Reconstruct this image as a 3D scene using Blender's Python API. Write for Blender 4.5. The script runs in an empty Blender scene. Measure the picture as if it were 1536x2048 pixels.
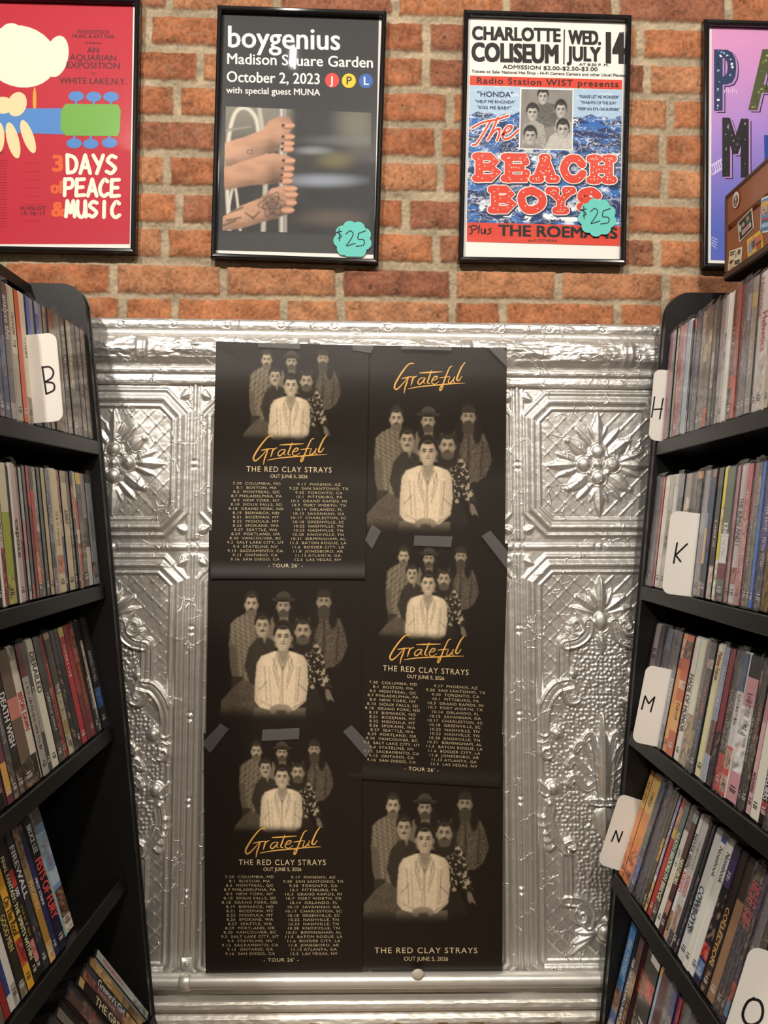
import bpy, math, random
import numpy as np
from mathutils import Vector

# ------------------------------------------------------------------ camera, world, lights, exposure
F_PX, MM = 1420.0, 0.925e-3          # focal length in pixels of a 1536x2048 frame; metres per pixel on the wall
CAM_D = F_PX * MM
YAW, PITCH, ROLL = map(math.radians, (1.0, 0.8, 0.5))
FW = np.array([math.sin(YAW)*math.cos(PITCH), math.cos(YAW)*math.cos(PITCH), math.sin(PITCH)])
_r = np.array([math.cos(YAW), -math.sin(YAW), 0.0]); _u = np.cross(_r, FW)
RT = _r*math.cos(ROLL) + _u*math.sin(ROLL)
UP = _u*math.cos(ROLL) - _r*math.sin(ROLL)
EYE = np.array([0.0, -CAM_D, 0.0])
FLOOR_Z, CEIL_Z = -1.45, 1.90

sc = bpy.context.scene
COL = sc.collection
cam_d = bpy.data.cameras.new('camera'); cam = bpy.data.objects.new('camera', cam_d); COL.objects.link(cam)
from mathutils import Matrix
cam.matrix_world = Matrix(((RT[0], UP[0], -FW[0], EYE[0]), (RT[1], UP[1], -FW[1], EYE[1]), (RT[2], UP[2], -FW[2], EYE[2]), (0, 0, 0, 1)))
cam_d.sensor_fit = 'VERTICAL'; cam_d.sensor_height = 36.0; cam_d.lens = F_PX/2048*36.0
cam_d.clip_start = 0.01
sc.camera = cam
sc.view_settings.view_transform = 'Standard'; sc.view_settings.look = 'None'
sc.view_settings.gamma = 1.0; sc.view_settings.use_curve_mapping = False
sc.view_settings.exposure = 0.0

world = bpy.data.worlds.new('world'); sc.world = world; world.use_nodes = True
world.node_tree.nodes['Background'].inputs[0].default_value = (1.0, 0.93, 0.84, 1)
world.node_tree.nodes['Background'].inputs[1].default_value = 0.09

def area(name, loc, target, sx, sy, power, color):
    d = bpy.data.lights.new(name, 'AREA'); d.shape = 'RECTANGLE'; d.size = sx; d.size_y = sy
    d.energy = power; d.color = color
    o = bpy.data.objects.new(name, d); COL.objects.link(o); o.location = loc
    o.rotation_euler = (Vector(target)-Vector(loc)).to_track_quat('-Z', 'Y').to_euler()
    return o
WARM = (1.0, 0.93, 0.84)
area('track_light', (0.20, -2.5, 1.85), (0.0, 0.0, 0.1), 0.13, 0.13, 44.0, WARM)
area('track_light', (-1.12, -2.5, 1.85), (0.2, 0.0, 0.0), 0.13, 0.13, 58.0, WARM)
area('track_light', (1.50, -2.5, 1.85), (-0.2, 0.0, 0.1), 0.13, 0.13, 21.0, WARM)
area('track_light', (-0.262, -0.95, 1.47), (-0.1, 0.0, 0.6), 0.014, 0.05, 0.6, WARM)
area('added_wall_fill', (0.0, -2.3, 1.86), (0.0, -3.4, 0.6), 2.4, 0.2, 26.0, (1.0, 0.94, 0.86))  # added fill, no known lamp: brightens the front wall mirrored in tin and glass

# ------------------------------------------------------------------ pixel <-> place
def ray(px, py):
    px = np.asarray(px, float)[..., None]; py = np.asarray(py, float)[..., None]
    return FW + RT*(px-768.0)/F_PX - UP*(py-1024.0)/F_PX
def on_y(px, py, yy):                # where the sight line of a photo pixel meets the plane y = yy
    d = ray(px, py); yy = np.asarray(yy, float)
    return EYE + d*((yy-EYE[1])/d[..., 1])[..., None]
def on_x(px, py, xx):
    d = ray(px, py)
    return EYE + d*((xx-EYE[0])/d[..., 0])[..., None]
def project(P):
    v = np.asarray(P, float)-EYE; z = v@FW
    return np.stack([768+F_PX*(v@RT)/z, 1024-F_PX*(v@UP)/z], -1)

# ------------------------------------------------------------------ mesh helpers
def boost(h): return np.minimum(lin(h)*1.3, .86)
def lin(h):                          # '#rrggbb' or (r,g,b) 0-255 -> linear
    if isinstance(h, str):
        h = h.lstrip('#'); h = tuple(int(h[i:i+2], 16) for i in (0, 2, 4))
    c = np.array(h, float)/255.0
    return np.where(c <= 0.04045, c/12.92, ((c+0.055)/1.055)**2.4)

class MB:
    """collects geometry with a colour per vertex; build() links it as ONE mesh object"""
    def __init__(s): s.V = []; s.C = []; s.F = []; s.M = []; s.n = 0
    def add(s, V, F, C=(1, 1, 1), mi=0):
        V = np.asarray(V, float).reshape(-1, 3)
        C = np.asarray(C, float)
        if C.ndim == 1: C = np.repeat(C[None, :], len(V), 0)
        for f in (F if isinstance(F, list) and F and isinstance(F[0], np.ndarray) else [np.asarray(F)]):
            if len(f): s.F.append(f.astype(np.int64)+s.n); s.M.append(np.full(len(f), mi))
        s.V.append(V); s.C.append(C); s.n += len(V)
    def grid(s, P, C=(1, 1, 1), mi=0):   # P (m,n,3)
        m, n = P.shape[:2]; i = np.arange(m*n).reshape(m, n)
        q = np.stack([i[:-1, :-1], i[1:, :-1], i[1:, 1:], i[:-1, 1:]], -1).reshape(-1, 4)
        C = np.asarray(C, float)
        s.add(P.reshape(-1, 3), q, C.reshape(-1, 3) if C.ndim == 3 else C, mi)
    def box(s, o, a, b, c, C=(1, 1, 1), mi=0, bev=0.0):  # corner and three edge vectors, chamfered edges
        o, a, b, c = (np.asarray(v, float) for v in (o, a, b, c))
        if bev <= 0:
            V = [o+a*i+b*j+c*k for k in (0, 1) for j in (0, 1) for i in (0, 1)]
            s.add(V, [[0, 2, 3, 1], [4, 5, 7, 6], [0, 1, 5, 4], [2, 6, 7, 3], [0, 4, 6, 2], [1, 3, 7, 5]], C, mi); return
        la, lb, lc = (np.linalg.norm(v) for v in (a, b, c))
        ea, eb, ec = bev/la, bev/lb, bev/lc
        V = []; idx = {}
        for i in (0, 1):
            for j in (0, 1):
                for k in (0, 1):
                    ci, cj, ck = i*(1-2*ea)+ea, j*(1-2*eb)+eb, k*(1-2*ec)+ec
                    for ax in range(3):
                        idx[i, j, k, ax] = len(V)
                        t = [ci, cj, ck]; t[ax] = (i, j, k)[ax]
                        V.append(o+a*t[0]+b*t[1]+c*t[2])
        q = []; tr = []
        for v in (0, 1):
            q.append([idx[v, 0, 0, 0], idx[v, 1, 0, 0], idx[v, 1, 1, 0], idx[v, 0, 1, 0]])
            q.append([idx[0, v, 0, 1], idx[1, v, 0, 1], idx[1, v, 1, 1], idx[0, v, 1, 1]])
            q.append([idx[0, 0, v, 2], idx[1, 0, v, 2], idx[1, 1, v, 2], idx[0, 1, v, 2]])
        for p in (0, 1):
            for r in (0, 1):
                q.append([idx[p, r, 0, 0], idx[p, r, 1, 0], idx[p, r, 1, 1], idx[p, r, 0, 1]])
                q.append([idx[p, 0, r, 0], idx[p, 1, r, 0], idx[p, 1, r, 2], idx[p, 0, r, 2]])
                q.append([idx[0, p, r, 1], idx[1, p, r, 1], idx[1, p, r, 2], idx[0, p, r, 2]])
        for i in (0, 1):
            for j in (0, 1):
                for k in (0, 1): tr.append([idx[i, j, k, 0], idx[i, j, k, 1], idx[i, j, k, 2]])
        s.add(V, [np.array(q), np.array(tr)], C, mi)
    def tube(s, path, r, C=(1, 1, 1), n=10, mi=0, closed_ends=True):
        path = np.asarray(path, float); r = np.broadcast_to(np.asarray(r, float), (len(path),))
        t = np.gradient(path, axis=0); t /= np.linalg.norm(t, axis=1)[:, None]+1e-12
        ref = np.array([0, 0, 1.0]) if abs(t[0, 2]) < .9 else np.array([1.0, 0, 0])
        a = np.cross(t, ref); a /= np.linalg.norm(a, axis=1)[:, None]+1e-12; b = np.cross(t, a)
        th = np.linspace(0, 2*math.pi, n+1)
        P = path[:, None, :]+r[:, None, None]*(a[:, None, :]*np.cos(th)[None, :, None]+b[:, None, :]*np.sin(th)[None, :, None])
        s.grid(P, C, mi)
        if closed_ends:
            for k in (0, -1):
                s.add(np.vstack([P[k], path[k][None]]), [[i, i+1, n+1] for i in range(n)], C, mi)
    def prism(s, poly, off, C=(1, 1, 1), mi=0):   # planar outline (k,3) and an extrusion vector
        poly = np.asarray(poly, float); k = len(poly); off = np.asarray(off, float)
        s.V.append(np.vstack([poly, poly+off])); C = np.asarray(C, float)
        s.C.append(np.repeat(C[None], 2*k, 0))
        s.F.append(('ngon', np.arange(k)+s.n)); s.M.append(mi)
        s.F.append(('ngon', np.arange(2*k-1, k-1, -1)+s.n)); s.M.append(mi)
        i = np.arange(k); j = (i+1) % k
        s.F.append(np.stack([i, j, j+k, i+k], -1)+s.n); s.M.append(np.full(k, mi))
        s.n += 2*k
    def build(s, name, mats, parent=None, smooth=False, link=True):
        V = np.vstack(s.V); C = np.vstack(s.C)
        loops = []; tot = []; mi = []
        for f, m in zip(s.F, s.M):
            if isinstance(f, tuple): loops.append(f[1]); tot.append(np.array([len(f[1])])); mi.append(np.array([m]))
            else: loops.append(f.ravel()); tot.append(np.full(len(f), f.shape[1])); mi.append(m)
        loops = np.concatenate(loops); tot = np.concatenate(tot); mi = np.concatenate(mi)
        org = np.array(parent_origin(parent)) if parent is not None else np.zeros(3)
        me = bpy.data.meshes.new(name)
        me.vertices.add(len(V)); me.vertices.foreach_set('co', (V-org).astype(np.float32).ravel())
        me.loops.add(len(loops)); me.loops.foreach_set('vertex_index', loops.astype(np.int32))
        me.polygons.add(len(tot))
        me.polygons.foreach_set('loop_start', np.concatenate([[0], np.cumsum(tot)[:-1]]).astype(np.int32))
        me.polygons.foreach_set('loop_total', tot.astype(np.int32))
        me.polygons.foreach_set('material_index', mi.astype(np.int32))
        me.polygons.foreach_set('use_smooth', np.full(len(tot), bool(smooth)))
        ca = me.color_attributes.new('Col', 'FLOAT_COLOR', 'POINT')
        ca.data.foreach_set('color', np.hstack([C, np.ones((len(C), 1))]).astype(np.float32).ravel())
        me.update(); me.validate()
        for m in (mats if isinstance(mats, (list, tuple)) else [mats]): me.materials.append(m)
        o = bpy.data.objects.new(name, me)
        if parent is not None: o.parent = parent
        COL.objects.link(o)
        return o
def parent_origin(p):
    v = Vector((0, 0, 0))
    while p is not None: v = v+p.location; p = p.parent
    return v
def empty(name, loc):
    o = bpy.data.objects.new(name, None); o.empty_display_size = 0.02
    o.location = tuple(float(v) for v in loc); COL.objects.link(o); return o
def tag(o, label=None, cat=None, group=None, kind=None):
    for k, v in (('label', label), ('category', cat), ('group', group), ('kind', kind)):
        if v: o[k] = v
    return o

# ------------------------------------------------------------------ numpy noise
def vnoise(x, y, seed=0):
    rng = np.random.RandomState(seed); T = rng.rand(256, 256)
    xi = np.floor(x).astype(int); yi = np.floor(y).astype(int); fx = x-xi; fy = y-yi
    fx = fx*fx*(3-2*fx); fy = fy*fy*(3-2*fy)
    a = T[yi % 256, xi % 256]; b = T[yi % 256, (xi+1) % 256]; c = T[(yi+1) % 256, xi % 256]; d = T[(yi+1) % 256, (xi+1) % 256]
    return (a*(1-fx)+b*fx)*(1-fy)+(c*(1-fx)+d*fx)*fy
def fbm(x, y, seed=0, n=4):
    s = 0; a = .5
    for k in range(n): s = s+a*vnoise(x*2**k+17.3*k, y*2**k+5.1*k, seed+k); a *= .5
    return s/(1-.5**n)
def sstep(a, b, x):
    t = np.clip((x-a)/(b-a), 0, 1); return t*t*(3-2*t)
def seg_dist(X, Y, pts):
    best = np.full(X.shape, 1e9); par = np.zeros(X.shape); pts = np.asarray(pts, float)
    L = np.concatenate([[0], np.cumsum(np.hypot(*np.diff(pts, axis=0).T))])
    for k in range(len(pts)-1):
        ax, ay = pts[k]; bx, by = pts[k+1]; dx, dy = bx-ax, by-ay; l2 = dx*dx+dy*dy+1e-9
        t = np.clip(((X-ax)*dx+(Y-ay)*dy)/l2, 0, 1)
        d = np.hypot(X-ax-t*dx, Y-ay-t*dy); m = d < best
        best = np.where(m, d, best); par = np.where(m, (L[k]+t*(L[k+1]-L[k]))/L[-1], par)
    return best, par
def inside(X, Y, pts):
    r = np.zeros(X.shape, bool); n = len(pts); j = n-1
    for i in range(n):
        xi, yi = pts[i]; xj, yj = pts[j]
        if yi != yj: r ^= ((yi > Y) != (yj > Y)) & (X < (xj-xi)*(Y-yi)/(yj-yi)+xi)
        j = i
    return r
def blur(A, n=1):
    for _ in range(n):
        P = np.pad(A, ((1, 1), (1, 1))+((0, 0),)*(A.ndim-2), mode='edge')
        A = (P[:-2, 1:-1]+P[2:, 1:-1]+P[1:-1, :-2]+P[1:-1, 2:]+4*P[1:-1, 1:-1])/8
    return A
def spline(pts, n=8):
    p = np.asarray(pts, float)
    if len(p) < 3: return p
    q = np.vstack([2*p[0]-p[1], p, 2*p[-1]-p[-2]]); out = []
    for i in range(1, len(q)-2):
        for t in np.arange(n)/n:
            out.append(.5*((2*q[i])+(-q[i-1]+q[i+1])*t+(2*q[i-1]-5*q[i]+4*q[i+1]-q[i+2])*t*t+(-q[i-1]+3*q[i]-3*q[i+1]+q[i+2])*t**3))
    return np.vstack(out+[p[-1]])

# ------------------------------------------------------------------ materials (all node based)
def mat(name, base=(.8, .8, .8), rough=.5, metal=0.0, spec=.5, attr=False, bump=None, coat=0.0, coat_rough=.1, noise_rough=None):
    m = bpy.data.materials.new(name); m.use_nodes = True
    nt = m.node_tree; b = nt.nodes['Principled BSDF']
    b.inputs['Base Color'].default_value = (*base, 1); b.inputs['Roughness'].default_value = rough
    b.inputs['Metallic'].default_value = metal; b.inputs['Specular IOR Level'].default_value = spec
    b.inputs['Coat Weight'].default_value = coat; b.inputs['Coat Roughness'].default_value = coat_rough
    if attr:
        a = nt.nodes.new('ShaderNodeAttribute'); a.attribute_name = 'Col'
        nt.links.new(a.outputs['Color'], b.inputs['Base Color'])
    if bump:
        tc = nt.nodes.new('ShaderNodeTexCoord'); prev = None
        for scale, strength, dist in bump:
            n = nt.nodes.new('ShaderNodeTexNoise'); n.inputs['Scale'].default_value = scale; n.inputs['Detail'].default_value = 4
            nt.links.new(tc.outputs['Object'], n.inputs['Vector'])
            bp = nt.nodes.new('ShaderNodeBump'); bp.inputs['Strength'].default_value = strength; bp.inputs['Distance'].default_value = dist
            nt.links.new(n.outputs['Fac'], bp.inputs['Height'])
            if prev: nt.links.new(prev.outputs['Normal'], bp.inputs['Normal'])
            prev = bp
        nt.links.new(prev.outputs['Normal'], b.inputs['Normal'])
    if noise_rough:
        tc = nt.nodes.new('ShaderNodeTexCoord'); n = nt.nodes.new('ShaderNodeTexNoise'); n.inputs['Scale'].default_value = noise_rough[0]
        mr = nt.nodes.new('ShaderNodeMapRange'); mr.inputs['To Min'].default_value = noise_rough[1]; mr.inputs['To Max'].default_value = noise_rough[2]
        nt.links.new(tc.outputs['Object'], n.inputs['Vector']); nt.links.new(n.outputs['Fac'], mr.inputs['Value'])
        nt.links.new(mr.outputs['Result'], b.inputs['Roughness'])
    return m
def clear(name, tint=(1, 1, 1), fac=.12, rough=.05, bump=None, haze=0.0, haze_col=(.8, .8, .8), mul=.7):
    m = bpy.data.materials.new(name); m.use_nodes = True; nt = m.node_tree; nt.nodes.clear()
    out = nt.nodes.new('ShaderNodeOutputMaterial'); tr = nt.nodes.new('ShaderNodeBsdfTransparent'); tr.inputs[0].default_value = (*tint, 1)
    gl = nt.nodes.new('ShaderNodeBsdfGlossy'); gl.inputs['Roughness'].default_value = rough
    lw = nt.nodes.new('ShaderNodeLayerWeight'); lw.inputs['Blend'].default_value = .25
    ma = nt.nodes.new('ShaderNodeMath'); ma.operation = 'MULTIPLY_ADD'; ma.inputs[1].default_value = mul; ma.inputs[2].default_value = fac
    nt.links.new(lw.outputs['Fresnel'], ma.inputs[0])
    mx = nt.nodes.new('ShaderNodeMixShader'); nt.links.new(ma.outputs[0], mx.inputs[0])
    base = tr
    if haze:
        df = nt.nodes.new('ShaderNodeBsdfDiffuse'); df.inputs[0].default_value = (*haze_col, 1)
        m2 = nt.nodes.new('ShaderNodeMixShader'); m2.inputs[0].default_value = haze
        nt.links.new(tr.outputs[0], m2.inputs[1]); nt.links.new(df.outputs[0], m2.inputs[2]); base = m2
    nt.links.new(base.outputs[0], mx.inputs[1]); nt.links.new(gl.outputs[0], mx.inputs[2]); nt.links.new(mx.outputs[0], out.inputs[0])
    if bump:
        tc = nt.nodes.new('ShaderNodeTexCoord'); n = nt.nodes.new('ShaderNodeTexNoise'); n.inputs['Scale'].default_value = bump[0]; n.inputs['Detail'].default_value = 3
        bp = nt.nodes.new('ShaderNodeBump'); bp.inputs['Strength'].default_value = bump[1]; bp.inputs['Distance'].default_value = bump[2]
        nt.links.new(tc.outputs['Object'], n.inputs['Vector']); nt.links.new(n.outputs['Fac'], bp.inputs['Height'])
        nt.links.new(bp.outputs['Normal'], gl.inputs['Normal'])
    return m
M_BRICK = mat('brick_and_mortar', rough=.85, spec=.25, attr=True, bump=[(900, .5, .0012), (260, .35, .002)])
M_PAPER = mat('printed_paper', rough=.42, spec=.45, attr=True)
M_PRINT = mat('poster_print', rough=.55, spec=.3, attr=True)
M_SLEEVE = mat('printed_sleeve', rough=.32, spec=.5, attr=True, coat=.35, coat_rough=.12, bump=[(420, .12, .001)])
M_CASE = mat('case_plastic', rough=.35, spec=.5, attr=True)
M_RACK = mat('black_laminate', (.008, .0078, .0075), .42, spec=.4, bump=[(600, .08, .0006)])
M_FRAME = mat('black_gloss_plastic', (.008, .008, .009), .12, spec=.5)
M_CARD = mat('white_card', rough=.5, spec=.4, attr=True)
M_GLASS = clear('frame_glass', fac=.02, rough=.03)
M_TAPE = clear('clear_tape', (.93, .93, .92), fac=.03, rough=.2, haze=.06, mul=.35)
M_WRAP = clear('shrink_wrap', (.97, .97, .98), fac=.035, rough=.09, bump=(210, 1.0, .005), mul=.22, haze=.025)
M_LEATHER = mat('worn_brown_leather', rough=.38, spec=.5, attr=True, bump=[(300, .25, .0012), (35, .2, .003)], coat=.2, coat_rough=.25)
M_NOTE = mat('teal_note_paper', rough=.7, attr=True)
M_PIPE = mat('silver_painted_pipe', (.80, .78, .73), .36, metal=.62, bump=[(60, .15, .002), (700, .12, .0006)], noise_rough=(40, .25, .5))

# silver painted pressed tin, with a crackle of fine flaked lines
def tin_material():
    m = mat('silver_pressed_tin', (.76, .745, .71), .44, metal=.84)
    nt = m.node_tree; b = nt.nodes['Principled BSDF']; tc = nt.nodes.new('ShaderNodeTexCoord')
    nd = nt.nodes.new('ShaderNodeTexNoise'); nd.inputs['Scale'].default_value = 30; nd.inputs['Detail'].default_value = 3
    nt.links.new(tc.outputs['Object'], nd.inputs['Vector'])
    va = nt.nodes.new('ShaderNodeVectorMath'); va.operation = 'MULTIPLY_ADD'; va.inputs[1].default_value = (.03, .03, .03)
    nt.links.new(nd.outputs['Color'], va.inputs[0]); nt.links.new(tc.outputs['Object'], va.inputs[2])
    vo = nt.nodes.new('ShaderNodeTexVoronoi'); vo.feature = 'DISTANCE_TO_EDGE'; vo.inputs['Scale'].default_value = 26
    nt.links.new(va.outputs[0], vo.inputs['Vector'])
    mr = nt.nodes.new('ShaderNodeMapRange'); mr.inputs['From Max'].default_value = .035; mr.inputs['To Min'].default_value = 1; mr.inputs['To Max'].default_value = 0
    nt.links.new(vo.outputs['Distance'], mr.inputs['Value'])
    nm = nt.nodes.new('ShaderNodeTexNoise'); nm.inputs['Scale'].default_value = 24; nm.inputs['Detail'].default_value = 2
    nt.links.new(tc.outputs['Object'], nm.inputs['Vector'])
    m2 = nt.nodes.new('ShaderNodeMapRange'); m2.inputs['From Min'].default_value = .52; m2.inputs['From Max'].default_value = .6
    nt.links.new(nm.outputs['Fac'], m2.inputs['Value'])
    mu = nt.nodes.new('ShaderNodeMath'); mu.operation = 'MULTIPLY'
    nt.links.new(mr.outputs[0], mu.inputs[0]); nt.links.new(m2.outputs[0], mu.inputs[1])
    b1 = nt.nodes.new('ShaderNodeBump'); b1.inputs['Strength'].default_value = .8; b1.inputs['Distance'].default_value = .0012
    nt.links.new(mu.outputs[0], b1.inputs['Height'])
    n2 = nt.nodes.new('ShaderNodeTexNoise'); n2.inputs['Scale'].default_value = 110; n2.inputs['Detail'].default_value = 5
    nt.links.new(tc.outputs['Object'], n2.inputs['Vector'])
    b2 = nt.nodes.new('ShaderNodeBump'); b2.inputs['Strength'].default_value = .28; b2.inputs['Distance'].default_value = .002
    nt.links.new(n2.outputs['Fac'], b2.inputs['Height']); nt.links.new(b1.outputs[0], b2.inputs['Normal'])
    nt.links.new(b2.outputs[0], b.inputs['Normal'])
    return m
M_TIN = tin_material()

# ------------------------------------------------------------------ lettering: glyph outlines cached once, laid out by hand
CHARS = "ABCDEFGHIJKLMNOPQRSTUVWXYZabcdefghijklmnopqrstuvwxyz0123456789.,:-&$'\"|!/ "
FONT = {}
def load_glyphs(weights):
    made = []
    for w in weights:
        for ch in CHARS:
            for body in ((ch, ch+'|') if w == weights[0] else (ch,)):
                if body.strip() == '': continue
                cu = bpy.data.curves.new('glyph', 'FONT'); cu.body = body; cu.size = 1; cu.offset = w; cu.resolution_u = 3
                cu.dimensions = '2D'; cu.fill_mode = 'BOTH'
                o = bpy.data.objects.new('glyph', cu); COL.objects.link(o); made.append((w, ch, body, o))
    bpy.context.view_layer.update(); dg = bpy.context.evaluated_depsgraph_get()
    bar = {}; raw = {}
    for w, ch, body, o in made:
        me = bpy.data.meshes.new_from_object(o.evaluated_get(dg))
        v = np.zeros(len(me.vertices)*3, np.float32); me.vertices.foreach_get('co', v); v = v.reshape(-1, 3)[:, :2].astype(float)
        me.calc_loop_triangles(); t = np.zeros(len(me.loop_triangles)*3, np.int32); me.loop_triangles.foreach_get('vertices', t)
        if len(body) == 2: bar[ch] = v[:, 0].max()
        else: raw[w, ch] = (v, t.reshape(-1, 3))
        bpy.data.meshes.remove(me)
    for w, ch, body, o in made:
        cu = o.data; bpy.data.objects.remove(o); bpy.data.curves.remove(cu)
    b0 = raw[weights[0], '|'][0][:, 0].max(); cap = raw[weights[0], 'H'][0][:, 1].max()
    for w in weights:
        for ch in CHARS:
            v, t = raw.get((w, ch), (np.zeros((0, 2)), np.zeros((0, 3), int)))
            FONT[w, ch] = (v/cap, t, (bar[ch]-b0)/cap)
W0, W1, W2 = 0.0, 0.02, 0.045
load_glyphs([W0])
def text2d(s, cap=1.0, weight=W0, xs=1.0, track=0.0, slant=0.0):
    V = []; T = []; n = 0; x = 0.0
    for ch in s:
        v, t, adv = FONT.get((W0, ch), FONT[W0, ' '])
        if len(v):
            p = v.copy(); p[:, 0] += p[:, 1]*slant; p[:, 0] = (p[:, 0]+x)*xs; V.append(p*cap); T.append(t+n); n += len(v)
        x += adv+track
    if not V: return np.zeros((0, 2)), np.zeros((0, 3), int), 0
    return np.vstack(V), np.vstack(T), (x-track)*xs*cap
def ribbon2d(pts, w, n=8, taper=False, smooth=True):
    p = spline(pts, n) if smooth else np.asarray(pts, float)
    w = np.broadcast_to(np.asarray(w, float), (len(p),)).copy()
    if taper:
        u = np.linspace(0, 1, len(p)); w = w*(.35+.65*np.sin(math.pi*np.clip(u*.9+.08, 0, 1)))
    t = np.gradient(p, axis=0); t /= np.linalg.norm(t, axis=1)[:, None]+1e-12
    nrm = np.stack([-t[:, 1], t[:, 0]], 1)
    V = np.vstack([p+nrm*w[:, None]/2, p-nrm*w[:, None]/2]); k = len(p); i = np.arange(k-1)
    F = np.stack([i, i+k, i+k+1, i+1], 1)
    # round ends
    th = np.linspace(0, 2*math.pi, 10, endpoint=False)
    Fs = [F]; Vs = [V]; base = 2*k
    for e in (0, -1):
        Vs.append(p[e]+w[e]/2*np.stack([np.cos(th), np.sin(th)], 1)); Fs.append(np.array([[base, base+j, base+j+1] for j in range(1, 9)])); base += 10
    return np.vstack(Vs), Fs
class Sheet:
    """a surface with its own x (right), y (down) coordinates in photo-sized units on which print is laid"""
    def __init__(s, fn): s.fn = fn; s.k = 0  # fn(x array, y array, lift) -> (n,3)
    def up(s, lift): s.k = (s.k+1) % 48; return lift+s.k*.018   # every piece of print a hair above the last
    def text(s, mb, st, x, y, cap, col, weight=W0, width=None, align='l', track=0.0, slant=0.0, xs=1.0, lift=1):
        V, T, w = text2d(st, cap, W0, xs, track, slant)
        if not len(V): return
        k = 1.0
        if width: k = width/w
        V = V*np.array([k, 1.0]); w *= k
        x0 = x-(w/2 if align == 'c' else w if align == 'r' else 0)
        d = cap*weight*1.25; offs = [(0, 0)] if weight == W0 else [(-d, 0), (d, 0), (0, d*.6), (0, -d*.6)] if weight == W1 else [(a*d, b*d*.7) for a in (-1, 0, 1) for b in (-1, 1)]+[(d, 0), (-d, 0)]
        for a, b in offs: mb.add(s.fn(x0+V[:, 0]+a, y-V[:, 1]+b, s.up(lift)), T, lin(col))
    def stroke(s, mb, pts, w, col, taper=False, smooth=True, lift=1, n=8):
        V, F = ribbon2d(pts, w, n, taper, smooth); L = np.full(len(V), float(s.up(lift))); L[-20:-10] = s.up(lift); L[-10:] = s.up(lift)
        mb.add(s.fn(V[:, 0], V[:, 1], L), F, lin(col))
    def poly(s, mb, pts, col, lift=1):
        p = np.asarray(pts, float); P = s.fn(p[:, 0], p[:, 1], s.up(lift)); k = len(P)
        mb.V.append(P); mb.C.append(np.repeat(lin(col)[None], k, 0)); mb.F.append(('ngon', np.arange(k)+mb.n)); mb.M.append(0); mb.n += k
    def ell(s, mb, cx, cy, rx, ry, col, rot=0, lift=1, n=28):
        th = np.linspace(0, 2*math.pi, n, endpoint=False); a, b = rx*np.cos(th), ry*np.sin(th)
        s.poly(mb, np.stack([cx+a*math.cos(rot)-b*math.sin(rot), cy+a*math.sin(rot)+b*math.cos(rot)], 1), col, lift)

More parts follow.
